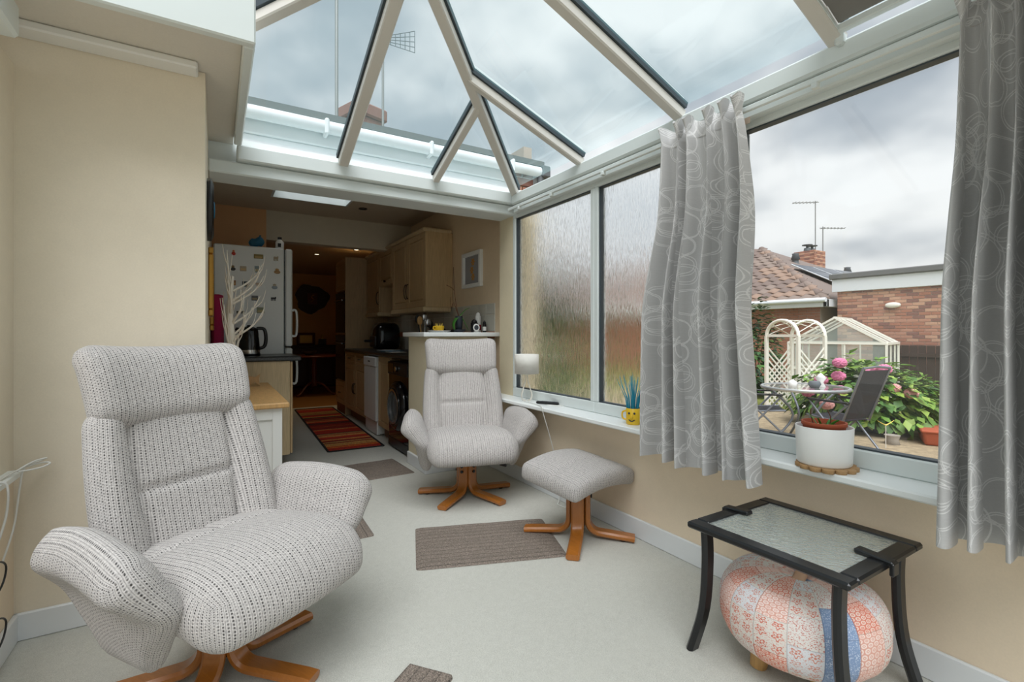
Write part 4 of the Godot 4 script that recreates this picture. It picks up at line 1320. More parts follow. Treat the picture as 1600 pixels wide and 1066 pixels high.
# ---------------------------------------------------------------- windows' dressing and sill
# a curtain hanging along the window wall between two z at the top and two at the foot
func curtain(za0: float, za1: float, zb0: float, zb1: float, y0: float, y1: float, folds: float, label: String, s: int) -> void:
	var c := thing("curtain", Vector3(1.84, y0, (za0 + za1) / 2), 0, label, "curtain", "grey ring patterned curtains")
	var NU := 150; var NV := 44
	var rows := []; var uvs := []
	var n := noise_at(0.8, 2, s)
	var wide := 1.25
	for i in NV + 1:
		var v := float(i) / NV
		var y := lerpf(y1 - 0.085, y0, v)
		var row := []; var uvr := []
		for j in NU + 1:
			var u := float(j) / NU
			var amp := lerpf(0.032, 0.062, smoothstep(0.0, 0.4, v))
			var wob := n.get_noise_2d(u * 3.0, v * 0.6)
			var ph := TAU * folds * (u + 0.09 * n.get_noise_2d(u * 4.0 + 9.0, 0.0) + 0.05 * wob)
			var z := lerpf(lerpf(za0, za1, u), lerpf(zb0, zb1, u), pow(v, 0.8)) + 0.016 * cos(ph) * (0.5 + v)
			var fold := sin(ph)
			fold = signf(fold) * pow(absf(fold), 0.6)
			var x := 1.835 - amp * fold - 0.080 * smoothstep(0.2, 0.58, v) + 0.012 * wob * v
			row.append(Vector3(x - 1.84, y - y0 + 0.012 * wob * v, z - (za0 + za1) / 2))
			uvr.append(Vector2(u * wide, v * (y1 - y0)))
		rows.append(row); uvs.append(uvr)
	obj("cloth", sheet(rows, uvs), M.curtain_satin, c)
	# gathered heading that flares above the tape
	rows = []; uvs = []
	for i in 9:
		var v := i / 8.0
		var row := []; var uvr := []
		for j in NU + 1:
			var u := float(j) / NU
			var ph := TAU * folds * (u + 0.09 * n.get_noise_2d(u * 4.0 + 9.0, 0.0) + 0.05 * n.get_noise_2d(u * 3.0, 0.0))
			var fold := sin(ph)
			fold = signf(fold) * pow(absf(fold), 0.6)
			var amp := lerpf(0.030, 0.044, v * v)
			row.append(Vector3(-0.005 - amp * fold - 0.01 * v, y1 - 0.085 - y0 + v * 0.085 + 0.012 * cos(ph * 2.0) * v, lerpf(za0, za1, u) + 0.016 * cos(ph) * (0.5 + v * 1.2) - (za0 + za1) / 2))
			uvr.append(Vector2(u * wide, -v * 0.09))
		rows.append(row); uvs.append(uvr)
	obj("heading", sheet(rows, uvs), M.curtain_satin, c)
	var st := begin()
	bx(st, Vector3(0.040, y1 - y0 - 0.10, za0 - (za0 + za1) / 2), Vector3(0.044, y1 - y0 - 0.075, za1 - (za0 + za1) / 2))
	obj("heading_tape", done(st), M.curtain_lining, c)

func build_window_things() -> void:
	var r := thing("curtain_rail", Vector3(1.885, 2.04, -1.0), 0, "white curtain rail with small gliders under the eaves beam", "rail")
	obj("track", box(Vector3(-0.008, 0.0, -2.15), Vector3(0.008, 0.022, 2.5), 0.003), M.white_plastic, r)
	for z in [-2.0, -1.6, -1.1, -0.65, 0.05, 0.5]:
		var st0 := begin()
		bx(st0, Vector3(-0.012, -0.02, z - 0.012), Vector3(0.012, 0.004, z + 0.012), 0.003)
		obj("glider", done(st0), M.white_plastic, r)
	curtain(onx(1040, 200, 1.84).z, onx(1162, 200, 1.84).z, onx(1016, 700, 1.765).z, onx(1190, 700, 1.765).z, onx(1100, 735, 1.765).y, 2.09, 5.4, "grey ring patterned curtain between rippled and clear windows", 2)
	curtain(onx(1499, 50, 1.84).z, onx(1700, 50, 1.84).z, onx(1470, 800, 1.765).z, onx(1740, 800, 1.765).z, onx(1500, 848, 1.765).y, 2.09, 4.8, "grey ring patterned curtain at the near end of the clear window", 11)
	# roof blind over one panel of the right slope
	var k := 0.40
	var b := thing("roof_blind", Vector3(1.95, 2.185, -0.9), 0, "grey fabric roof blind drawn across a panel of the glass roof", "blind")
	var st := begin()
	for q in [[-0.90, -0.20], [-0.18, 0.44]]:
		var z0 := (q[0] as float) + 0.9 + 0.03
		var z1 := (q[1] as float) + 0.9 - 0.03
		st = begin()
		for e in 14:
			var d0 := 0.07 + e * 0.08
			var d1 := d0 + 0.08
			quad(st, Vector3(-d0, k * d0 + 0.004, z0), Vector3(-d0, k * d0 + 0.004, z1), Vector3(-d1, k * d1 + (0.010 if e % 2 == 0 else 0.004), z1), Vector3(-d1, k * d1 + (0.010 if e % 2 == 0 else 0.004), z0), Vector3.DOWN)
		obj("blind_fabric", done(st), M.blind_fabric, b)
		st = begin()
		bar(st, Vector3(-0.055, k * 0.055 - 0.004, z0 - 0.015), Vector3(-0.055, k * 0.055 - 0.004, z1 + 0.015), 0.03, 0.026, 0.004)
		obj("end_bar", done(st), M.white_plastic, b)
		for z in [z0 - 0.012, z1 + 0.012]:
			st = begin()
			bar(st, Vector3(-0.02, k * 0.02 - 0.010, z), Vector3(-1.2, k * 1.2 - 0.010, z), 0.022, 0.02, 0.004)
			obj("side_channel", done(st), M.white_plastic, b)
			st = begin()
			cbox(st, Vector3(-0.03, -0.03, z), Vector3(0.04, 0.045, 0.03), 0.008)
			obj("end_cap", done(st), M.white_plastic, b)
	# table lamp with a pear shaped wire base
	var S := 0.633
	var lp := fl(834, 626, S)
	lp.x = minf(lp.x, 1.905)
	var l := thing("table_lamp", lp, 15, "white drum shade table lamp on a wire base on the sill", "lamp")
	obj("shade", turned([Vector2(0.085, 0.20), Vector2(0.087, 0.198), Vector2(0.087, 0.335), Vector2(0.085, 0.337), Vector2(0.083, 0.335), Vector2(0.083, 0.20), Vector2(0.085, 0.20)], 32), M.lamp_shade, l)
	for q in 4:
		var a := TAU * q / 4
		var d := Vector3(cos(a), 0, sin(a))
		st = begin()
		tube(st, curve([d * 0.008 + Vector3(0, 0.20, 0), d * 0.012 + Vector3(0, 0.15, 0), d * 0.04 + Vector3(0, 0.08, 0), d * 0.052 + Vector3(0, 0.04, 0), d * 0.040 + Vector3(0, 0.012, 0), d * 0.012 + Vector3(0, 0.006, 0)]), 0.0035, -1, 6)
		obj("wire_rib", done(st), M.wire_white, l)
	st = begin()
	tube(st, [Vector3(0, 0.19, 0), Vector3(0, 0.225, 0)], 0.015, -1, 12)
	obj("lamp_holder", done(st), M.wire_white, l)
	var cable := obj("lamp_cable", null, M.cable_white)
	st = begin()
	tube(st, curve([lp + Vector3(-0.03, 0.004, 0.02), Vector3(1.86, 0.637, -2.75), Vector3(1.82, 0.637, -2.62), Vector3(1.818, 0.60, -2.60), Vector3(1.90, 0.35, -2.60), Vector3(1.945, 0.12, -2.60), Vector3(1.93, 0.02, -2.58), Vector3(1.90, 0.006, -2.55), Vector3(1.92, 0.006, -2.48), Vector3(1.945, 0.05, -2.50)]), 0.0028, -1, 6)
	cable.mesh = done(st)
	tag(cable, "thin white lamp cable trailing from the sill behind the far armchair", "cable")
	# remote control on a leaflet
	var rp := fl(857, 632, S)
	var rc := thing("remote_control", Vector3(rp.x - 0.005, S + 0.0025, rp.z), 118, "black remote control lying on the white sill", "remote")
	obj("body", box(Vector3(-0.085, 0, -0.018), Vector3(0.085, 0.016, 0.018), 0.005), M.black_plastic, rc)
	obj("button_pad", box(Vector3(-0.07, 0.016, -0.012), Vector3(0.05, 0.0175, 0.012)), M.slate, rc)
	var lf := obj("leaflet", box(Vector3(-0.06, 0, -0.04), Vector3(0.06, 0.002, 0.04)), M.white_paint)
	lf.position = Vector3(rp.x + 0.01, S + 0.0005, rp.z + 0.07)
	lf.rotation_degrees.y = 105
	tag(lf, "small white leaflet beside the remote control", "paper")
	# yellow face mug with blue grass
	var mp := Vector3(1.915, S, onx(990, 640, 1.915).z)
	var mg := thing("face_mug", mp, -60, "yellow mug with a moulded face on the sill", "mug")
	obj("body", turned([Vector2(0, 0), Vector2(0.036, 0), Vector2(0.040, 0.006), Vector2(0.040, 0.085), Vector2(0.037, 0.087), Vector2(0.036, 0.02), Vector2(0, 0.02)], 24), M.yellow_ceramic, mg)
	var nose := obj("nose", sphere(Vector3(0.008, 0.012, 0.010), 6), M.yellow_ceramic, mg); nose.position = Vector3(0, 0.045, 0.042)
	for x in [-0.014, 0.014]:
		var e := obj("eye", sphere(Vector3(0.006, 0.006, 0.004), 6), M.slate, mg); e.position = Vector3(x, 0.062, 0.038)
	st = begin(); tube(st, curve([Vector3(-0.016, 0.028, 0.038), Vector3(0, 0.02, 0.041), Vector3(0.016, 0.028, 0.038)], 4), 0.003, -1, 6)
	obj("mouth", done(st), M.slate, mg)
	st = begin(); tube(st, curve([Vector3(-0.038, 0.07, 0), Vector3(-0.06, 0.06, 0), Vector3(-0.06, 0.03, 0), Vector3(-0.038, 0.02, 0)], 4), 0.005, -1, 8)
	obj("handle", done(st), M.yellow_ceramic, mg)
	var gr := thing("artificial_grass", mp + Vector3(0, 0.022, 0), 0, "tuft of turquoise artificial grass in the yellow mug", "plant")
	rng.seed = 55
	for i in 70:
		var a := rng.randf() * TAU
		var rr := sqrt(rng.randf()) * 0.026
		var lean := Vector3(cos(a) * rr * 2.2, 0, sin(a) * rr * 2.2 + 0.01)
		st = begin()
		tube(st, [Vector3(cos(a) * rr, 0, sin(a) * rr), Vector3(cos(a) * rr, 0.12, sin(a) * rr) + lean * 0.4, Vector3(cos(a) * rr, rng.randf_range(0.18, 0.25), sin(a) * rr) + lean * 1.3], 0.0025, 0.0008, 4)
		obj("blade", done(st), M.blue_grass, gr)
	# wood slice mat, white pot, terracotta liner and young orchid
	var pp := fl(1315, 722, S)
	pp.x = 1.895
	var sl := thing("wood_slice_mat", Vector3(pp.x - 0.005, S, pp.z + 0.01), 0, "mat of small wood slices under the white plant pot", "mat")
	rng.seed = 60
	for ring in 3:
		var cnt := [1, 7, 13][ring] as int
		for i in cnt:
			var a := TAU * i / cnt + 0.2
			var o := obj("wood_slice", turned([Vector2(0, 0), Vector2(0.019, 0), Vector2(0.0195, 0.013), Vector2(0, 0.014)], 12), M.slice_wood, sl)
			o.position = Vector3(cos(a), 0, sin(a)) * [0.0, 0.041, 0.080][ring]
	var pot := thing("plant_pot", Vector3(pp.x, S + 0.0135, pp.z), 0, "large white cylindrical plant pot on the wood slice mat", "pot")
	obj("outer_pot", turned([Vector2(0, 0), Vector2(0.082, 0), Vector2(0.087, 0.006), Vector2(0.092, 0.135), Vector2(0.090, 0.137), Vector2(0.087, 0.135), Vector2(0.084, 0.02), Vector2(0, 0.02)], 40), M.ceramic_white, pot)
	var oc := thing("young_orchid", Vector3(pp.x, S + 0.0335, pp.z), 30, "young orchid in a terracotta liner inside the white pot", "plant")
	obj("liner", turned([Vector2(0, 0), Vector2(0.05, 0), Vector2(0.068, 0.118), Vector2(0.072, 0.120), Vector2(0.072, 0.132), Vector2(0.066, 0.132), Vector2(0.060, 0.11), Vector2(0, 0.11)], 28), M.terracotta, oc)
	for i in 34:
		var a := rng.randf() * TAU
		var q := sqrt(rng.randf()) * 0.052
		var o := obj("bark_chip", box(Vector3(-0.009, -0.004, -0.006), Vector3(0.009, 0.006, 0.006), 0.003), [M.bark, M.slice_wood, M.stem_brown][i % 3], oc)
		o.position = Vector3(cos(a) * q, 0.114, sin(a) * q)
		o.rotation = Vector3(rng.randf(), rng.randf() * 6, rng.randf())
	for i in 4:
		st = begin()
		var a := 0.6 + i * 1.5
		tube(st, curve([Vector3(cos(a) * 0.02, 0.112, sin(a) * 0.02), Vector3(cos(a) * 0.03, 0.13, sin(a) * 0.03), Vector3(cos(a) * 0.05, 0.138 + 0.006 * i, sin(a) * 0.05)], 4), 0.006, 0.003, 6, 0.25)
		obj("leaf", done(st), M.orchid_leaf, oc)
	for i in 2:
		st = begin(); tube(st, curve([Vector3(0.01 * i, 0.112, 0.02 - 0.05 * i), Vector3(0.02 * i, 0.15, 0.02 - 0.06 * i), Vector3(0.01, 0.175, 0.01 - 0.05 * i)], 4), 0.0025, 0.0015, 5)
		obj("stem", done(st), M.stem_brown, oc)
	# cables and socket at the left
	var cb := obj("coiled_cable", null, M.cable_white)
	st = begin()
	tube(st, curve([Vector3(-0.60, 0.637, -2.05), Vector3(-0.605, 0.640, -2.25), Vector3(-0.58, 0.645, -2.37), Vector3(-0.54, 0.65, -2.40), Vector3(-0.52, 0.645, -2.40), Vector3(-0.54, 0.638, -2.37), Vector3(-0.59, 0.64, -2.34), Vector3(-0.56, 0.660, -2.38), Vector3(-0.53, 0.665, -2.40), Vector3(-0.55, 0.655, -2.41), Vector3(-0.58, 0.645, -2.37), Vector3(-0.59, 0.58, -2.36), Vector3(-0.60, 0.45, -2.34), Vector3(-0.605, 0.36, -2.25)]), 0.0032, -1, 6)
	cb.mesh = done(st)
	tag(cb, "bundle of white cable looped over the end of the left sill", "cable")
	var cb2 := obj("hanging_cable", null, M.cable_white)
	st = begin()
	tube(st, curve([Vector3(-0.61, 0.64, -2.20), Vector3(-0.585, 0.62, -2.22), Vector3(-0.588, 0.52, -2.22), Vector3(-0.60, 0.42, -2.16)]), 0.0035, -1, 6)
	cb2.mesh = done(st)
	tag(cb2, "white cable dropping from the left sill to the socket", "cable")
	var so := thing("wall_socket", Vector3(LX, 0.40, -2.10), 90, "white double wall socket with a plug on the left wall", "socket")
	obj("plate", box(Vector3(-0.07, -0.04, 0), Vector3(0.07, 0.04, 0.01), 0.004), M.white_plastic, so)
	obj("plug", box(Vector3(-0.06, -0.025, 0.01), Vector3(-0.01, 0.025, 0.04), 0.008), M.white_plastic, so)
	for i in 2:
		var bc := obj("black_cable", null, M.black_plastic)
		st = begin()
		var y: float = [0.34, 0.16][i]
		tube(st, curve([Vector3(-0.61, y + 0.05, -2.02), Vector3(-0.59, y + 0.06, -2.14), Vector3(-0.585, y + 0.02, -2.21), Vector3(-0.59, y - 0.04, -2.17), Vector3(-0.61, y - 0.06, -2.05)]), 0.003, -1, 6)
		bc.mesh = done(st)
		tag(bc, ["upper loop of black cable below the left socket", "lower loop of black cable near the left skirting"][i], "cable")

# ---------------------------------------------------------------- kitchen
const FACE_LEFT := Basis(Vector3(0, 0, 1), Vector3(0, 1, 0), Vector3(-1, 0, 0))    # x along +z, out of the wall to -x
func bow_handle(parent: Node3D, at: Vector3, length: float, upright: bool) -> void:
	var st := begin()
	var d := Vector3(0, length / 2, 0) if upright else Vector3(length / 2, 0, 0)
	tube(st, curve([at - d, at - d * 0.8 + Vector3(0, 0, 0.022), at + Vector3(0, 0, 0.03), at + d * 0.8 + Vector3(0, 0, 0.022), at + d], 4), 0.006, -1, 8)
	obj("handle", done(st), M.bronze_handle, parent)
# a framed door or drawer front in its own plane: x across, y up, z out
func front(parent: Node3D, x0: float, y0: float, x1: float, y1: float, called: String, handle: int, m: Material) -> void:
	var st := begin()
	x0 += 0.002; x1 -= 0.002; y0 += 0.002; y1 -= 0.002
	var f := minf(0.06, (y1 - y0) * 0.24)
	bx(st, Vector3(x0, y0, 0), Vector3(x1, y0 + f, 0.02), 0.004)
	bx(st, Vector3(x0, y1 - f, 0), Vector3(x1, y1, 0.02), 0.004)
	bx(st, Vector3(x0, y0 + f, 0), Vector3(x0 + f, y1 - f, 0.02), 0.004)
	bx(st, Vector3(x1 - f, y0 + f, 0), Vector3(x1, y1 - f, 0.02), 0.004)
	var d := obj(called, done(st), m, parent)
	st = begin()
	bx(st, Vector3(x0 + f, y0 + f, 0), Vector3(x1 - f, y1 - f, 0.009))
	bx(st, Vector3(x0 + f + 0.012, y0 + f + 0.012, 0.005), Vector3(x1 - f - 0.012, y1 - f - 0.012, 0.019), 0.009)
	obj("panel", done(st), m, d)
	if handle == 1: bow_handle(d, Vector3(x1 - 0.028, (y0 + y1) / 2, 0.018), 0.13, true)
	elif handle == 2: bow_handle(d, Vector3(x0 + 0.028, (y0 + y1) / 2, 0.018), 0.13, true)
	elif handle == 3: bow_handle(d, Vector3((x0 + x1) / 2, (y0 + y1) / 2, 0.018), 0.07, false)
	elif handle == 4: bow_handle(d, Vector3(x1 - 0.028, y0 + 0.18, 0.018), 0.16, true)
	elif handle == 5: bow_handle(d, Vector3(x0 + 0.028, y0 + 0.18, 0.018), 0.16, true)
func kitchen_unit(called: String, x: float, z0: float, z1: float, y0: float, y1: float, depth: float, label: String) -> Node3D:
	# a carcass on the right side of the kitchen: its front lies at x and runs from z0 (far) to z1 (near)
	var c := thing(called, Vector3(x, y0, z0), 0, label, "cabinet")
	c.basis = FACE_LEFT
	obj("body", box(Vector3(0, 0, -depth), Vector3(z1 - z0, y1 - y0, -0.001), 0.002), M.oak, c)
	return c

func build_kitchen() -> void:
	# --- right run, from the peninsula to the oven tower
	var wu := kitchen_unit("wall_cabinet", 1.80, -5.65, -4.60, 1.39, 2.14, 0.275, "oak double door wall cabinet nearest the half wall")
	front(wu, 0.0, 0.0, 0.525, 0.75, "door", 4, M.oak)
	front(wu, 0.525, 0.0, 1.05, 0.75, "door", 5, M.oak)
	obj("cornice", box(Vector3(-0.0, 0.75, -0.27), Vector3(1.075, 0.79, 0.045), 0.012), M.oak_pale, wu)
	obj("light_pelmet", box(Vector3(0.0, -0.055, -0.26), Vector3(1.075, -0.001, 0.045), 0.012), M.oak_pale, wu)
	obj("end_panel", box(Vector3(1.05, 0, -0.275), Vector3(1.066, 0.75, 0.02), 0.002), M.oak, wu)
	var wb := kitchen_unit("wall_cabinet", 1.80, -6.20, -5.65, 1.71, 2.14, 0.275, "oak bridging wall cabinet with a top hinged door over an open niche")
	front(wb, 0.0, 0.0, 0.55, 0.43, "door", 0, M.oak)
	var st := begin()
	tube(st, [Vector3(0.275, 0.05, 0.018), Vector3(0.275, 0.05, 0.045)], 0.010, 0.016, 10)
	obj("knob", done(st), M.bronze_handle, wb)
	obj("cornice", box(Vector3(0, 0.43, -0.27), Vector3(0.55, 0.47, 0.045), 0.012), M.oak_pale, wb)
	var wc := kitchen_unit("wall_cabinet", 1.80, -6.80, -6.20, 1.39, 2.14, 0.275, "oak single door wall cabinet beside the oven tower")
	front(wc, 0.0, 0.0, 0.6, 0.75, "door", 4, M.oak)
	obj("cornice", box(Vector3(0, 0.75, -0.27), Vector3(0.6, 0.79, 0.045), 0.012), M.oak_pale, wc)
	obj("light_pelmet", box(Vector3(0, -0.055, -0.26), Vector3(0.62, -0.001, 0.045), 0.012), M.oak_pale, wc)
	# oven tower
	var ov := kitchen_unit("oven_tower", 1.52, -7.45, -6.84, 0.0, 2.16, 0.555, "tall oak oven tower at the end of the kitchen run")
	obj("end_panel", box(Vector3(0.61, 0.0, -0.555), Vector3(0.628, 2.16, 0.022), 0.002), M.oak, ov)
	front(ov, 0.0, 0.13, 0.61, 0.45, "drawer", 3, M.oak)
	front(ov, 0.0, 1.72, 0.61, 2.14, "door", 0, M.oak)
	obj("plinth", box(Vector3(0, 0, -0.05), Vector3(0.61, 0.12, 0.001)), M.oak_plinth, ov)
	for q in [[0.47, 1.10], [1.13, 1.70]]:
		var d := obj("oven_door", box(Vector3(0.01, q[0], 0), Vector3(0.60, q[1], 0.025), 0.004), M.black_gloss, ov)
		st = begin(); tube(st, [Vector3(0.06, q[1] - 0.12, 0.05), Vector3(0.55, q[1] - 0.12, 0.05)], 0.010, -1, 8)
		obj("handle", done(st), M.chrome, d)
		obj("control_strip", box(Vector3(0.02, q[1] - 0.085, 0.024), Vector3(0.59, q[1] - 0.01, 0.027)), M.slate, d)
	# base units
	var bu := kitchen_unit("base_cabinet", 1.52, -6.82, -5.78, 0.12, 0.875, 0.555, "oak base cabinet with two drawers above two doors")
	front(bu, 0.0, 0.60, 0.52, 0.755, "drawer", 3, M.oak)
	front(bu, 0.52, 0.60, 1.04, 0.755, "drawer", 3, M.oak)
	front(bu, 0.0, 0.0, 0.52, 0.60, "door", 1, M.oak)
	front(bu, 0.52, 0.0, 1.04, 0.60, "door", 2, M.oak)
	obj("plinth", box(Vector3(0, -0.118, -0.07), Vector3(1.04, 0.0, -0.05)), M.oak_plinth, bu)
	var bv := kitchen_unit("base_cabinet", 1.52, -5.26, -4.84, 0.12, 0.875, 0.555, "narrow oak base cabinet between dishwasher and washing machine")
	front(bv, 0.0, 0.0, 0.42, 0.755, "door", 0, M.oak)
	obj("plinth", box(Vector3(0, -0.118, -0.07), Vector3(0.42, 0.0, -0.05)), M.oak_plinth, bv)
	# dishwasher
	var dw := thing("dishwasher", Vector3(1.50, 0, -5.77), 0, "slim white dishwasher under the dark worktop", "dishwasher")
	dw.basis = FACE_LEFT
	obj("body", box(Vector3(0.005, 0.02, -0.53), Vector3(0.495, 0.86, 0.0), 0.004), M.appliance_white, dw)
	obj("door", box(Vector3(0.008, 0.16, 0), Vector3(0.492, 0.75, 0.022), 0.006), M.appliance_white, dw)
	var cp := obj("control_panel", box(Vector3(0.008, 0.755, 0), Vector3(0.492, 0.86, 0.03), 0.008), M.appliance_white, dw)
	obj("button", box(Vector3(0.21, 0.80, 0.03), Vector3(0.29, 0.815, 0.032)), M.slate, cp)
	obj("kick_plate", box(Vector3(0.012, 0.01, -0.03), Vector3(0.488, 0.15, 0.006), 0.004), M.appliance_white, dw)
	# washing machine
	var wm := thing("washing_machine", Vector3(1.475, 0, -4.80), 0, "black washing machine with a chrome ringed door beside the half wall", "washing machine")
	wm.basis = FACE_LEFT
	obj("body", box(Vector3(0.0, 0.015, -0.57), Vector3(0.60, 0.85, 0.0), 0.012), M.black_gloss, wm)
	obj("control_panel", box(Vector3(0.01, 0.72, 0), Vector3(0.59, 0.845, 0.014), 0.006), M.black_plastic, wm)
	var ring := obj("door", turned([Vector2(0.15, 0.0), Vector2(0.235, 0.0), Vector2(0.235, 0.02), Vector2(0.20, 0.05), Vector2(0.165, 0.055), Vector2(0.15, 0.03), Vector2(0.15, 0.0)], 36), M.black_gloss, wm)
	ring.transform = Transform3D(Basis(Vector3.RIGHT, PI / 2), Vector3(0.30, 0.43, 0.0))
	obj("chrome_ring", turned([Vector2(0.148, 0.045), Vector2(0.166, 0.045), Vector2(0.166, 0.060), Vector2(0.148, 0.060), Vector2(0.148, 0.045)], 36), M.chrome, ring)
	obj("porthole_glass", turned([Vector2(0, 0.012), Vector2(0.06, 0.016), Vector2(0.12, 0.034), Vector2(0.15, 0.05)], 30), M.clear_glass, ring)
	obj("drum", turned([Vector2(0.15, 0.004), Vector2(0.0, 0.004)], 24), M.slate, ring)
	var dial := obj("dial", turned([Vector2(0, 0), Vector2(0.028, 0), Vector2(0.025, 0.02), Vector2(0, 0.02)], 18), M.chrome, wm)
	dial.transform = Transform3D(Basis(Vector3.RIGHT, PI / 2), Vector3(0.30, 0.782, 0.014))
	obj("detergent_drawer", box(Vector3(0.03, 0.74, 0.012), Vector3(0.20, 0.83, 0.018), 0.004), M.black_gloss, wm)
	obj("kick_plate", box(Vector3(0.01, 0.02, 0), Vector3(0.59, 0.10, 0.006)), M.black_plastic, wm)
	# worktop, splashback
	var wt := obj("worktop", box(Vector3(1.47, 0.878, -6.81), Vector3(2.079, 0.915, -4.085), 0.008), M.worktop_speckle)
	tag(wt, "dark speckled worktop over the right hand kitchen units", "worktop")
	var sb := thing("splashback", Vector3(2.079, 0.915, -6.80), 0, "grey tiled splashback with a terracotta border above the worktop", "tiles")
	sb.basis = FACE_LEFT
	obj("grout", box(Vector3(0, 0, -0.0), Vector3(3.10, 0.47, 0.003)), M.grout, sb)
	for r in 4:
		var yy: float = [0.0, 0.16, 0.225, 0.375][r]
		var hh: float = [0.155, 0.06, 0.145, 0.09][r]
		for c in 20:
			obj("tile", box(Vector3(c * 0.155 + 0.002, yy + 0.002, 0), Vector3(c * 0.155 + 0.153, yy + hh, 0.008), 0.002), M.tile_border if r == 1 else M.tile_grey, sb)
	# things on the worktop
	var af := thing("air_fryer", Vector3(1.84, 0.915, -6.12), 0, "rounded black air fryer on the dark worktop", "appliance")
	obj("body", pad(Vector3(0.16, 0.17, 0.17), 0.09, Vector3i(10, 10, 10), func(q): return Vector3(q.x * (1.0 - 0.4 * q.y), q.y + 0.172, q.z * (1.0 - 0.4 * q.y))), M.black_gloss, af)
	obj("basket_front", pad(Vector3(0.02, 0.07, 0.12), 0.018, Vector3i(4, 6, 6), func(q): return q + Vector3(-0.155, 0.10, 0)), M.black_plastic, af)
	st = begin(); bar(st, Vector3(-0.16, 0.11, 0), Vector3(-0.27, 0.11, 0), 0.04, 0.03, 0.01)
	obj("handle", done(st), M.black_plastic, af)
	var ut := thing("utensil_jar", Vector3(1.78, 0.915, -4.62), 0, "jar of kitchen utensils beside the half wall", "utensils")
	obj("jar", turned([Vector2(0, 0), Vector2(0.055, 0), Vector2(0.058, 0.15), Vector2(0.05, 0.15), Vector2(0.05, 0.01), Vector2(0, 0.01)], 18), M.black_plastic, ut)
	for k in 5:
		var a := 1.3 * k
		var e := Vector3(cos(a) * 0.07, 0.29 + 0.02 * k, sin(a) * 0.07)
		st = begin(); tube(st, [Vector3(cos(a) * 0.02, 0.02, sin(a) * 0.02), e], 0.006, -1, 6)
		var ustem := obj("utensil", done(st), [M.black_plastic, M.chrome, M.beech_top][k % 3], ut)
		var bl := obj("blade", sphere(Vector3(0.028, 0.045, 0.010), 6), [M.black_plastic, M.chrome, M.beech_top][k % 3], ustem); bl.position = e
	var kb := thing("kettle", Vector3(1.92, 0.915, -4.45), 0, "black kettle by the tiled splashback", "kettle")
	kettle_parts(kb)
	for k in 3:
		var o := obj("paper_sheet", box(Vector3(-0.08, 0, -0.11), Vector3(0.08, 0.003, 0.11)), [M.white_paint, M.teal_cloth, M.ceramic_white][k])
		o.position = Vector3(1.66 + 0.03 * k, 0.9155 + 0.0035 * k, -5.15 - 0.22 * k)
		o.rotation_degrees.y = 20 * k
		tag(o, ["white sheet of paper on the dark worktop", "blue leaflet on the dark worktop", "pale leaflet on the dark worktop by the air fryer"][k], "paper")
	# things on the half wall's shelf
	var SH := 1.128
	var pl := obj("saucer", turned([Vector2(0, 0), Vector2(0.06, 0), Vector2(0.10, 0.012), Vector2(0.098, 0.015), Vector2(0.06, 0.006), Vector2(0, 0.006)], 28), M.ceramic_white)
	pl.position = onz(686, 520, -3.86); pl.position.y = SH
	tag(pl, "white saucer under the yellow cup on the shelf", "plate")
	var yc := thing("yellow_cup", pl.position + Vector3(0, 0.0065, 0), 200, "small yellow cup with a leafy lid on the shelf", "cup")
	obj("body", turned([Vector2(0, 0), Vector2(0.028, 0), Vector2(0.042, 0.02), Vector2(0.044, 0.05), Vector2(0.040, 0.05), Vector2(0.036, 0.02), Vector2(0, 0.012)], 22), M.yellow_ceramic, yc)
	st = begin(); tube(st, curve([Vector3(0.042, 0.042, 0), Vector3(0.065, 0.04, 0), Vector3(0.06, 0.018, 0), Vector3(0.040, 0.015, 0)], 4), 0.005, -1, 6)
	obj("handle", done(st), M.yellow_ceramic, yc)
	for k in 7:
		var a := TAU * k / 7
		st = begin(); tube(st, [Vector3(cos(a) * 0.02, 0.035, sin(a) * 0.02), Vector3(cos(a) * 0.032, 0.072, sin(a) * 0.032)], 0.005, 0.001, 5)
		obj("leaf", done(st), M.yellow_wax, yc)
	var op := onz(717, 520, -3.82); op.y = SH
	var orc := thing("orchid", op, 0, "tall bare stemmed orchid in a dark pot on the shelf", "plant")
	obj("dish", turned([Vector2(0, 0), Vector2(0.035, 0), Vector2(0.06, 0.025), Vector2(0.056, 0.026), Vector2(0.03, 0.008), Vector2(0, 0.008)], 22), M.slate, orc)
	obj("pot", turned([Vector2(0, 0.008), Vector2(0.026, 0.008), Vector2(0.034, 0.12), Vector2(0.030, 0.14), Vector2(0, 0.14)], 18), M.slate, orc)
	for e in [[Vector3(-0.03, 0.0, 0.0), -1.0, 0.12, 0], [Vector3(0.02, 0.02, 0.02), 0.9, 0.10, 1], [Vector3(0.02, 0.06, 0.0), 1.0, 0.08, 0]]:
		var dirx := e[1] as float
		st = begin()
		tube(st, curve([Vector3(0, 0.13, 0), Vector3(0.03 * dirx, 0.17 if e[3] == 0 and dirx > 0 else 0.12, 0.01), Vector3(0.06 * dirx, 0.20 if e[3] == 0 and dirx > 0 else 0.07, 0.02), Vector3(0.09 * dirx if dirx > 0 else -0.05, 0.21 if e[3] == 0 and dirx > 0 else 0.02, 0.02)], 5), 0.030, 0.008, 8, 0.2)
		obj("leaf", done(st), M.orchid_leaf, orc)
	for e in [[Vector3(-0.05, 0.56, 0), 0.0], [Vector3(-0.09, 0.30, 0.02), -0.02]]:
		st = begin()
		tube(st, curve([Vector3(0, 0.13, 0), Vector3(-0.03 + e[1], 0.25, 0.005), (e[0] as Vector3) * Vector3(0.9, 0.7, 1), e[0]], 6), 0.0032, 0.0018, 6)
		obj("stem", done(st), M.stem_brown, orc)
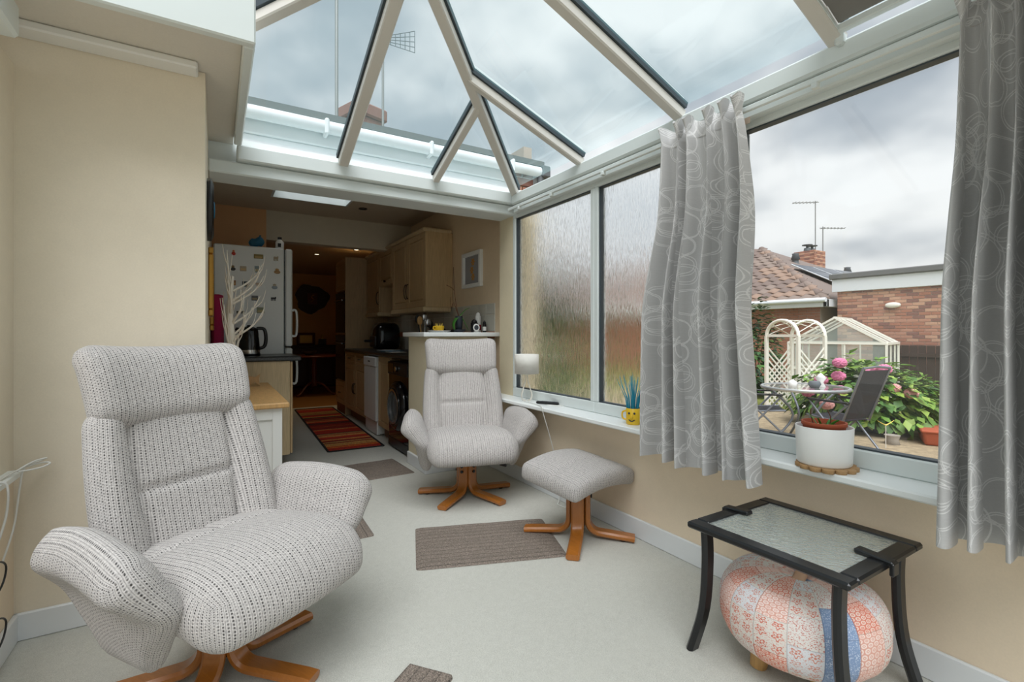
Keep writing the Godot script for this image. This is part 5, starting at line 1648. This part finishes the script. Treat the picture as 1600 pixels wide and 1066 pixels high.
	st = begin(); tube(st, curve([Vector3(-0.045, 0.36, 0), Vector3(-0.075, 0.385, 0.0), Vector3(-0.12, 0.40, 0.01)], 4), 0.0025, -1, 5)
	obj("side_shoot", done(st), M.stem_brown, orc)
	var jars := [[741, 0.032, 0.085, "black_plastic", "black lidded jar on the shelf beside the orchid"], [747, 0.026, 0.150, "ceramic_white", "tall white printed tin on the shelf"], [757, 0.017, 0.075, "black_gloss", "small dark bottle on the shelf next to the candle"]]
	for i in 3:
		var e: Array = jars[i]
		var jp := onz(e[0], 520, [-3.84, -3.92, -3.80][i])
		var o := thing(["jar", "tin", "bottle"][i], Vector3(jp.x, SH, jp.z), 0, e[4], ["jar", "tin", "bottle"][i])
		var r: float = e[1]; var hh: float = e[2]
		obj("body", turned([Vector2(0, 0), Vector2(r, 0), Vector2(r, hh), Vector2(r * 0.9, hh), Vector2(0, hh)], 20), M[e[3]], o)
		obj("lid", turned([Vector2(0, hh), Vector2(r * 0.8, hh), Vector2(r * 0.8, hh + 0.015), Vector2(r * 0.3, hh + 0.03), Vector2(0, hh + 0.03)], 18), M.black_plastic if i != 1 else M.ceramic_white, o)
		if i == 1: obj("printed_band", turned([Vector2(r + 0.0008, 0.02), Vector2(r + 0.0008, 0.07)], 20), M.red_cloth, o)
		if i == 2: obj("label", turned([Vector2(r + 0.0006, 0.015), Vector2(r + 0.0006, 0.05)], 18), M.ceramic_white, o)
	var fan := thing("small_clock", Vector3(onz(744, 520, -3.74).x, SH, -3.74), -20, "small oval white faced clock on the shelf", "clock")
	var disc := obj("case", turned([Vector2(0, 0), Vector2(0.032, 0), Vector2(0.034, 0.012), Vector2(0.026, 0.016), Vector2(0, 0.012)], 24), M.ceramic_white, fan)
	disc.transform = Transform3D(Basis(Vector3.RIGHT, PI / 2 - 0.1).scaled(Vector3(0.85, 1, 1.2)), Vector3(0, 0.040, 0))
	obj("dial", turned([Vector2(0.022, 0.016), Vector2(0.0, 0.016)], 24), M.slate, disc)
	obj("foot", box(Vector3(-0.02, 0, -0.02), Vector3(0.02, 0.008, 0.012), 0.002), M.ceramic_white, fan)
	var cnd := thing("pillar_candle", Vector3(onz(772, 520, -3.78).x, SH, -3.78), 0, "yellow pillar candle in a clear holder on the shelf", "candle")
	obj("wax", turned([Vector2(0, 0.018), Vector2(0.021, 0.018), Vector2(0.021, 0.085), Vector2(0.016, 0.095), Vector2(0, 0.096)], 20), M.yellow_wax, cnd)
	obj("holder", turned([Vector2(0, 0), Vector2(0.026, 0), Vector2(0.026, 0.03), Vector2(0.024, 0.03), Vector2(0.023, 0.016), Vector2(0, 0.016)], 20), M.ceramic_white, cnd)
	st = begin(); tube(st, [Vector3(0, 0.09, 0), Vector3(0, 0.105, 0)], 0.0015, -1, 5)
	obj("wick", done(st), M.slate, cnd)
	# framed picture
	var f0 := onx(726, 452, 2.08); var f1 := onx(755, 393, 2.08)
	var pf := thing("framed_picture", Vector3(2.08, f0.y, f0.z), 0, "white box frame holding a ginger flower picture on the kitchen wall", "picture")
	pf.basis = FACE_LEFT
	var fw := f1.z - f0.z; var fh := 0.335
	for e in [[0, 0, fw, 0.035], [0, fh - 0.035, fw, fh], [0, 0.035, 0.035, fh - 0.035], [fw - 0.035, 0.035, fw, fh - 0.035]]:
		obj("frame_side", box(Vector3(e[0], e[1], 0), Vector3(e[2], e[3], 0.035), 0.003), M.white_paint, pf)
	obj("backing", box(Vector3(0.03, 0.03, 0), Vector3(fw - 0.03, fh - 0.03, 0.010)), mat("grey_card", rgb(150, 150, 152), 0.8), pf)
	mat("ginger_paper", rgb(190, 136, 66), 0.8)
	for k in 3:
		for j in 6:
			var a := TAU * j / 6 + k
			var o := obj("petal", sphere(Vector3(0.016, 0.009, 0.004), 5), M.ginger_paper, pf)
			o.position = Vector3(fw / 2 + [0.01, -0.012, 0.012][k], [0.24, 0.165, 0.10][k], 0.013) + Vector3(cos(a), sin(a), 0) * 0.022
			o.rotation.z = a
	# ceiling spots
	for e in [[1.335, -5.25], [1.35, -4.87]]:
		var dl := thing("recessed_downlight", Vector3(e[0], 2.45, e[1]), 0, "unlit brass ringed downlight beside the kitchen roof light", "light", "kitchen downlights")
		obj("ring", turned([Vector2(0.028, 0.0), Vector2(0.045, 0.0), Vector2(0.045, -0.008), Vector2(0.034, -0.008), Vector2(0.028, 0.0)], 22), M.bronze_handle, dl)
		obj("reflector", turned([Vector2(0.030, -0.002), Vector2(0.0, -0.001)], 18), M.slate, dl)
	# --- left side: fridge freezer, worktop unit, sideboard
	var fz := -4.92
	var fr := thing("fridge_freezer", Vector3(-0.02, 0, fz), 0, "tall white fridge freezer with magnets on its side", "fridge")
	obj("body", box(Vector3(0, 0.02, -0.60), Vector3(0.555, 1.90, 0), 0.01), M.appliance_white, fr)
	for e in [[1.0, 1.90], [0.06, 0.985]]:
		var d := obj("door", box(Vector3(0.562, e[0], -0.60), Vector3(0.625, e[1], -0.002), 0.012), M.appliance_white, fr)
		st = begin()
		var y: float = e[0] + 0.10 if e[0] > 0.5 else e[1] - 0.33
		tube(st, curve([Vector3(0.62, y, -0.05), Vector3(0.665, y + 0.012, -0.05), Vector3(0.665, y + 0.22, -0.05), Vector3(0.62, y + 0.232, -0.05)], 5), 0.011, -1, 8)
		obj("handle", done(st), M.appliance_white, d)
	obj("door_gasket", box(Vector3(0.555, 0.06, -0.595), Vector3(0.562, 1.89, -0.006)), M.slate, fr)
	# magnets: pixel, width, height in mm, colour, label
	var mags := [
		[365, 395, 26, 42, rgb(190, 50, 32), "red nesting doll shaped magnet", 2], [404, 401, 62, 32, rgb(140, 124, 70), "landscape picture magnet", 0], [431, 404, 34, 36, rgb(168, 152, 128), "bicycle shaped magnet", 3],
		[364, 419, 34, 40, rgb(44, 46, 48), "black pot shaped magnet", 2], [380, 420, 42, 36, rgb(186, 170, 146), "beige square magnet", 0], [402, 421, 36, 48, rgb(138, 156, 160), "pale blue upright magnet", 0],
		[433, 424, 44, 42, rgb(176, 140, 96), "basket shaped tan magnet", 2], [365, 442, 28, 36, rgb(166, 120, 80), "small orange picture magnet", 0], [384, 444, 46, 38, rgb(56, 74, 84), "dark village picture magnet", 0],
		[404, 444, 46, 26, rgb(206, 188, 172), "pale animal shaped magnet", 3], [429, 448, 40, 42, rgb(152, 166, 178), "blue and white shirt shaped magnet", 2], [398, 466, 42, 36, rgb(98, 102, 106), "grey photograph magnet", 0],
		[427, 467, 38, 30, rgb(20, 20, 22), "black elephant shaped magnet", 3], [375, 488, 54, 22, rgb(74, 74, 54), "dark green boat shaped magnet", 3], [407, 485, 50, 42, rgb(140, 146, 120), "sage green square magnet", 0]]
	for i in mags.size():
		var e: Array = mags[i]
		var p := onz(e[0], e[1], fz)
		var t := thing("fridge_magnet", p, 0, (e[5] as String) + " on the fridge side", "magnet", "magnets on the fridge side")
		var w: float = e[2] / 820.0; var hh: float = e[3] / 820.0
		var mm := mat("magnet_%d" % i, e[4], 0.5)
		var light := mat("magnet_print_%d" % i, (e[4] as Color).lerp(Color(0.9, 0.75, 0.5), 0.5), 0.5)
		if e[6] == 0:
			obj("plate", box(Vector3(-w / 2, -hh / 2, 0), Vector3(w / 2, hh / 2, 0.006), 0.002), mm, t)
			obj("printed_scene", box(Vector3(-w * 0.38, -hh * 0.34, 0.006), Vector3(w * 0.38, hh * 0.05, 0.0068)), light, t)
		elif e[6] == 2:
			var b := obj("figure", sphere(Vector3(w / 2, hh * 0.32, 0.006), 7), mm, t); b.position = Vector3(0, -hh * 0.16, 0.004)
			var hd := obj("top", sphere(Vector3(w * 0.3, hh * 0.22, 0.006), 7), light, t); hd.position = Vector3(0, hh * 0.26, 0.004)
		else:
			st = begin()
			bx(st, Vector3(-w * 0.42, -hh * 0.1, 0), Vector3(w * 0.42, hh * 0.35, 0.007), 0.003)
			for x in [-0.34, -0.12, 0.16, 0.36]: bx(st, Vector3(w * x - 0.003, -hh / 2, 0), Vector3(w * x + 0.003, 0, 0.006), 0.001)
			bx(st, Vector3(w * 0.3, 0, 0), Vector3(w * 0.5, hh * 0.5, 0.007), 0.003)
			obj("figure", done(st), mm, t)
	# on top of the fridge
	var tp := onz(401, 384, fz - 0.15)
	var tpot := thing("blue_bag", Vector3(tp.x, 1.915, tp.z), 0, "crumpled blue bag on top of the fridge", "bag")
	obj("bag", pad(Vector3(0.06, 0.045, 0.05), 0.044, Vector3i(12, 12, 12), func(q): return q + Vector3(0.01 * sin(q.y * 60), 0.045 + 0.012 * sin(q.x * 70), 0)), M.teal_cloth, tpot)
	st = begin(); tube(st, [Vector3(0.02, 0.07, 0), Vector3(0.03, 0.115, 0)], 0.016, 0.006, 8)
	obj("knot", done(st), M.teal_cloth, tpot)
	var bp := onz(437, 384, fz - 0.12)
	var bt := thing("cleaning_bottle", Vector3(bp.x, 1.90, bp.z), 0, "white bottle with a black cap on top of the fridge", "bottle")
	obj("body", turned([Vector2(0, 0), Vector2(0.036, 0), Vector2(0.036, 0.075), Vector2(0.018, 0.095), Vector2(0.016, 0.10), Vector2(0, 0.10)], 18), M.ceramic_white, bt)
	obj("cap", turned([Vector2(0, 0.10), Vector2(0.018, 0.10), Vector2(0.018, 0.122), Vector2(0, 0.122)], 16), M.black_plastic, bt)
	obj("label", box(Vector3(-0.02, 0.025, 0.034), Vector3(0.008, 0.06, 0.0368)), M.black_plastic, bt)
	# base unit in front of the fridge with its own worktop
	var ub := thing("base_cabinet", Vector3(-0.04, 0, -4.34), 0, "pale oak base cabinet end beside the fridge freezer", "cabinet")
	obj("body", box(Vector3(0, 0.13, -0.54), Vector3(0.555, 0.895, 0.0), 0.002), M.oak_pale, ub)
	obj("door", box(Vector3(0.557, 0.14, -0.535), Vector3(0.576, 0.89, -0.004), 0.004), M.oak, ub)
	obj("plinth", box(Vector3(0, 0, -0.54), Vector3(0.50, 0.13, -0.02)), M.oak_pale, ub)
	var wl := obj("worktop", box(Vector3(-0.04, 0.895, -4.90), Vector3(0.60, 0.935, -4.315), 0.01), M.worktop_speckle)
	tag(wl, "dark speckled worktop end in front of the fridge freezer", "worktop")
	var kt := thing("kettle", Vector3(onz(389, 545, -4.55).x, 0.935, -4.55), 0, "black kettle with a chrome base beside the fridge", "kettle")
	kettle_parts(kt)
	# white sideboard with a wooden top
	var sd := thing("sideboard", Vector3(-0.02, 0, -4.24), 0, "white sideboard with a wooden top along the kitchen wall", "cabinet")
	obj("body", box(Vector3(0, 0.06, 0.0), Vector3(0.335, 0.705, 1.24), 0.004), M.white_paint, sd)
	for e in [[0.0, 0.06, 0.05, 0.705], [0.285, 0.06, 0.335, 0.705], [0.05, 0.06, 0.285, 0.13], [0.05, 0.64, 0.285, 0.705]]:
		obj("end_rail", box(Vector3(e[0], e[1], 1.24), Vector3(e[2], e[3], 1.252), 0.003), M.white_paint, sd)
	obj("plinth", box(Vector3(0.02, 0, 0.02), Vector3(0.315, 0.06, 1.22)), M.white_paint, sd)
	obj("top", box(Vector3(-0.01, 0.705, -0.02), Vector3(0.37, 0.735, 1.28), 0.006), M.beech_top, sd)
	var fish := obj("wooden_fish", slab(PackedVector2Array([Vector2(-0.06, 0), Vector2(0.0, -0.02), Vector2(0.05, 0.01), Vector2(0.085, -0.02), Vector2(0.075, 0.03), Vector2(0.085, 0.07), Vector2(0.05, 0.045), Vector2(0.0, 0.06), Vector2(-0.05, 0.04)]), 0.014), M.slice_wood)
	fish.position = Vector3(onz(386, 586, -4.0).x, 0.756, -4.0)
	tag(fish, "flat wooden fish ornament on the sideboard", "ornament")
	# twig tree
	var tw := thing("twig_tree", Vector3(onz(352, 540, -3.7).x + 0.03, 0.735, -3.7), 0, "white painted twig tree standing on the sideboard", "ornament")
	st = begin(); tube(st, curve([Vector3(0, 0, 0), Vector3(0.004, 0.3, 0), Vector3(-0.004, 0.55, 0.0), Vector3(0.01, 0.76, 0.0)], 5), 0.034, 0.010, 10)
	obj("trunk", done(st), M.birch_white, tw)
	obj("stand", turned([Vector2(0, 0), Vector2(0.07, 0), Vector2(0.065, 0.015), Vector2(0, 0.02)], 20), M.birch_white, tw)
	rng.seed = 70
	for k in 22:
		var y := rng.randf_range(0.16, 0.72)
		var a := TAU * k / 17 * 5 + rng.randf() * 0.5
		var d := Vector3(cos(a) * (1.0 if cos(a) > 0 else 0.25), 0, sin(a) * 0.5)
		var l := rng.randf_range(0.12, 0.24)
		var p := [Vector3(0, y, 0), Vector3(0, y + 0.05, 0) + d * l * 0.4, Vector3(0, y + 0.11, 0) + d * l * 0.75, Vector3(0, y + 0.20, 0) + d * l]
		st = begin(); tube(st, curve(p, 4), 0.009, 0.0028, 6)
		var br := obj("branch", done(st), M.birch_white, tw)
		for j in 2:
			var q: Vector3 = p[1 + j]
			st = begin(); tube(st, curve([q, q + d.rotated(Vector3.UP, 0.7 - 1.4 * j) * l * 0.3 + Vector3(0, 0.05, 0), q + d.rotated(Vector3.UP, 0.8 - 1.6 * j) * l * 0.45 + Vector3(0, 0.13, 0)], 3), 0.004, 0.0015, 5)
			obj("twig", done(st), M.birch_white, br)
	# towels and pictures on the side wall
	for e in [["pink_towel", Vector3(-0.03, 0.98, -4.72), 0.075, 0.30, 0.46, "pink towel hanging between wall and fridge", "towel"], ["red_cloth", Vector3(-0.035, 1.42, -5.7), 0.07, 0.2, 0.40, "dark red cloth hanging beyond the fridge corner", "cloth"]]:
		var wd: float = e[2]; var hh: float = e[4]
		var o := obj(e[0] if e[0] == "pink_towel" else "red_cloth", pad(Vector3(wd / 2, hh / 2, 0.09), 0.02, Vector3i(6, 10, 10), func(q): return Vector3(q.x * (1.0 + 0.25 * sin(q.z * 60)), q.y, q.z * (1.0 - 0.8 * q.y)) + Vector3(wd / 2, hh / 2, 0)), M[e[0]])
		o.position = e[1]
		tag(o, e[5], e[6])
	var cl := thing("wall_plaque", Vector3(-0.04, 1.75, -2.92), 90, "dark octagonal plaque on the kitchen side wall", "plaque")
	var oct := turned([Vector2(0, 0), Vector2(0.16, 0), Vector2(0.16, 0.02), Vector2(0.13, 0.03), Vector2(0.11, 0.02), Vector2(0, 0.02)], 8)
	var oo := obj("plaque", oct, M.black_lacquer, cl)
	oo.transform = Transform3D(Basis(Vector3.RIGHT, PI / 2), Vector3.ZERO)
	obj("boss", turned([Vector2(0, 0.02), Vector2(0.05, 0.02), Vector2(0.04, 0.034), Vector2(0, 0.036)], 12), M.teal_cloth, oo)
	for k in 2:
		var pz: float = [-3.45, -4.15][k]
		var g := thing("gilt_frame", Vector3(-0.04, [1.42, 1.34][k], pz), 90, ["gilt picture frame on the kitchen wall next to the dark plaque", "gilt picture frame on the kitchen wall next to the pink towel"][k], "picture")
		for q in [[-0.15, -0.2, 0.15, -0.16], [-0.15, 0.16, 0.15, 0.2], [-0.15, -0.16, -0.11, 0.16], [0.11, -0.16, 0.15, 0.16]]:
			obj("frame_side", box(Vector3(q[0], q[1], 0), Vector3(q[2], q[3], 0.026), 0.006), M.brass, g)
		obj("print", box(Vector3(-0.11, -0.16, 0), Vector3(0.11, 0.16, 0.008)), M.cream_wall, g)
	# --- dining room
	for k in 2:
		var p := fl([495, 557][k], [397, 390][k], 2.38)
		var dl := thing("lit_downlight", Vector3(p.x, 2.38, p.z), 0, "small lit downlight in the dim dining room ceiling", "light", "lit dining room downlights")
		obj("ring", turned([Vector2(0.032, 0.0), Vector2(0.05, 0.0), Vector2(0.05, -0.008), Vector2(0.036, -0.008), Vector2(0.032, 0.0)], 22), M.chrome, dl)
		obj("lamp_face", turned([Vector2(0.034, -0.003), Vector2(0.0, -0.003)], 18), M.lit_bulb, dl)
		var sp := SpotLight3D.new()
		sp.name = "downlight_beam"
		dl.add_child(sp, true)
		sp.position = Vector3(0, -0.02, 0)
		sp.rotation_degrees.x = -90
		sp.light_color = rgb(255, 226, 180)
		sp.light_energy = 0.35
		sp.spot_range = 8.0
		sp.spot_angle = 60
		sp.spot_attenuation = 2.0
		sp.light_size = 0.035
		sp.shadow_enabled = true
	var dt := thing("dining_table", Vector3(1.52, 0, -9.40), 0, "round dark wood pedestal table in the dining room", "table")
	obj("top", turned([Vector2(0, 0.70), Vector2(0.50, 0.70), Vector2(0.52, 0.715), Vector2(0.50, 0.73), Vector2(0, 0.73)], 36), M.mahogany, dt)
	obj("pedestal", turned([Vector2(0, 0.16), Vector2(0.05, 0.16), Vector2(0.055, 0.24), Vector2(0.035, 0.30), Vector2(0.045, 0.5), Vector2(0.03, 0.60), Vector2(0.06, 0.70), Vector2(0, 0.70)], 18), M.mahogany, dt)
	for k in 3:
		var a := TAU * k / 3 + 0.5
		var d := Vector3(cos(a), 0, sin(a))
		st = begin(); ribbon(st, curve([d * 0.03 + Vector3(0, 0.24, 0), d * 0.16 + Vector3(0, 0.19, 0), d * 0.30 + Vector3(0, 0.05, 0), d * 0.38 + Vector3(0, 0.02, 0)], 4), 0.045, 0.035, d.cross(Vector3.UP))
		obj("leg", done(st), M.mahogany, dt)
	var bw := obj("fruit_bowl", turned([Vector2(0, 0), Vector2(0.06, 0), Vector2(0.13, 0.07), Vector2(0.125, 0.072), Vector2(0.05, 0.015), Vector2(0, 0.012)], 24), M.dark_wood)
	bw.position = dt.position + Vector3(-0.1, 0.73, 0.1)
	tag(bw, "dark bowl on the round dining table", "bowl")
	var sb2 := thing("dining_sideboard", Vector3(1.1, 0, -11.08), 0, "low dark sideboard against the ochre wall", "cabinet")
	obj("body", box(Vector3(0, 0.06, 0), Vector3(1.5, 0.84, 0.42), 0.006), M.dark_wood, sb2)
	obj("top", box(Vector3(-0.03, 0.84, 0), Vector3(1.53, 0.87, 0.45), 0.006), M.dark_wood, sb2)
	for k in 3: obj("door", box(Vector3(0.02 + k * 0.49, 0.10, 0.42), Vector3(0.49 + k * 0.49, 0.82, 0.436), 0.006), M.dark_wood, sb2)
	var a0 := onz(487, 467, -11.08)
	var art := thing("wall_shield", a0, 0, "dark irregular wooden wall carving on the ochre wall", "carving")
	var outl := PackedVector2Array()
	for k in 28:
		var a := TAU * k / 28
		outl.append(Vector2(cos(a) * 0.33, sin(a) * 0.30) * (1.0 + 0.10 * sin(a * 3 + 1) + 0.05 * sin(a * 7)))
	obj("board", slab(outl, 0.03), M.dark_wood, art)
	obj("inset_frame", box(Vector3(-0.09, -0.12, 0.03), Vector3(0.11, 0.12, 0.04), 0.004), M.mahogany, art)
	st = begin(); tube(st, curve([Vector3(-0.03, -0.07, 0.042), Vector3(0.03, -0.02, 0.042), Vector3(-0.01, 0.04, 0.042), Vector3(0.04, 0.08, 0.042)], 4), 0.012, -1, 6)
	obj("carved_figure", done(st), M.brass, art)
	var t1 := thing("painted_tray", Vector3(onz(478, 525, -11.0).x, 0.87, -10.98), 0, "red painted tray propped on the dark sideboard", "tray")
	obj("tray", pad(Vector3(0.18, 0.13, 0.012), 0.011, Vector3i(4, 4, 2), func(q): return q + Vector3(0, 0.13, 0)), M.mahogany, t1)
	obj("painted_panel", box(Vector3(-0.12, 0.05, 0.012), Vector3(0.12, 0.21, 0.015)), M.brass, t1)
	var t2 := thing("small_box", Vector3(onz(503, 530, -11.0).x, 0.87, -10.95), 0, "small dark box with a candle on the dark sideboard", "box")
	obj("case", box(Vector3(-0.07, 0, -0.05), Vector3(0.07, 0.13, 0.05), 0.006), M.dark_wood, t2)
	obj("candle", turned([Vector2(0, 0.13), Vector2(0.02, 0.13), Vector2(0.016, 0.22), Vector2(0, 0.225)], 12), M.yellow_wax, t2)

func kettle_parts(k: Node3D) -> void:
	obj("base", turned([Vector2(0, 0), Vector2(0.085, 0), Vector2(0.085, 0.018), Vector2(0, 0.018)], 28), M.black_plastic, k)
	obj("chrome_band", turned([Vector2(0.082, 0.019), Vector2(0.084, 0.05), Vector2(0.080, 0.05)], 28), M.chrome, k)
	obj("jug", turned([Vector2(0.079, 0.02), Vector2(0.082, 0.05), Vector2(0.070, 0.20), Vector2(0.062, 0.225), Vector2(0.03, 0.24), Vector2(0, 0.24)], 28), M.black_gloss, k)
	obj("lid_knob", turned([Vector2(0, 0.238), Vector2(0.018, 0.24), Vector2(0.014, 0.252), Vector2(0, 0.254)], 14), M.black_plastic, k)
	var st := begin()
	tube(st, curve([Vector3(0.055, 0.225, 0), Vector3(0.11, 0.22, 0), Vector3(0.125, 0.15, 0), Vector3(0.115, 0.08, 0), Vector3(0.078, 0.06, 0)], 5), 0.014, -1, 8)
	obj("handle", done(st), M.black_plastic, k)
	st = begin()
	tube(st, [Vector3(-0.05, 0.195, 0), Vector3(-0.095, 0.225, 0)], 0.028, 0.012, 8)
	obj("spout", done(st), M.black_gloss, k)

func _ready() -> void:
	var cam := Camera3D.new()
	cam.name = "camera"
	cam.position = Vector3(0, EYE, 0)
	cam.rotation_degrees = Vector3(0, -YAW, 0)
	cam.projection = Camera3D.PROJECTION_FRUSTUM
	cam.near = 0.05
	cam.far = 200.0
	cam.size = 2.0 * 0.05 * 533.0 / FOCAL
	cam.frustum_offset = Vector2(0, 0.05 * -(533.0 - HORIZON) / FOCAL)
	cam.current = true
	add_child(cam)
	build_sky()
	# daylight: the sun behind cloud, broad and soft
	var sun := DirectionalLight3D.new()
	sun.name = "veiled_sun"
	sun.light_color = rgb(250, 252, 255)
	sun.light_energy = 1.45
	sun.light_angular_distance = 50.0
	sun.shadow_enabled = true
	sun.sky_mode = DirectionalLight3D.SKY_MODE_LIGHT_ONLY
	add_child(sun)
	sun.look_at_from_position(Vector3(-0.25, 0.85, 0.45), Vector3.ZERO)
	make_materials()
	build_shell()
	build_seating()
	build_floor_things()
	build_window_things()
	build_kitchen()
	build_garden()
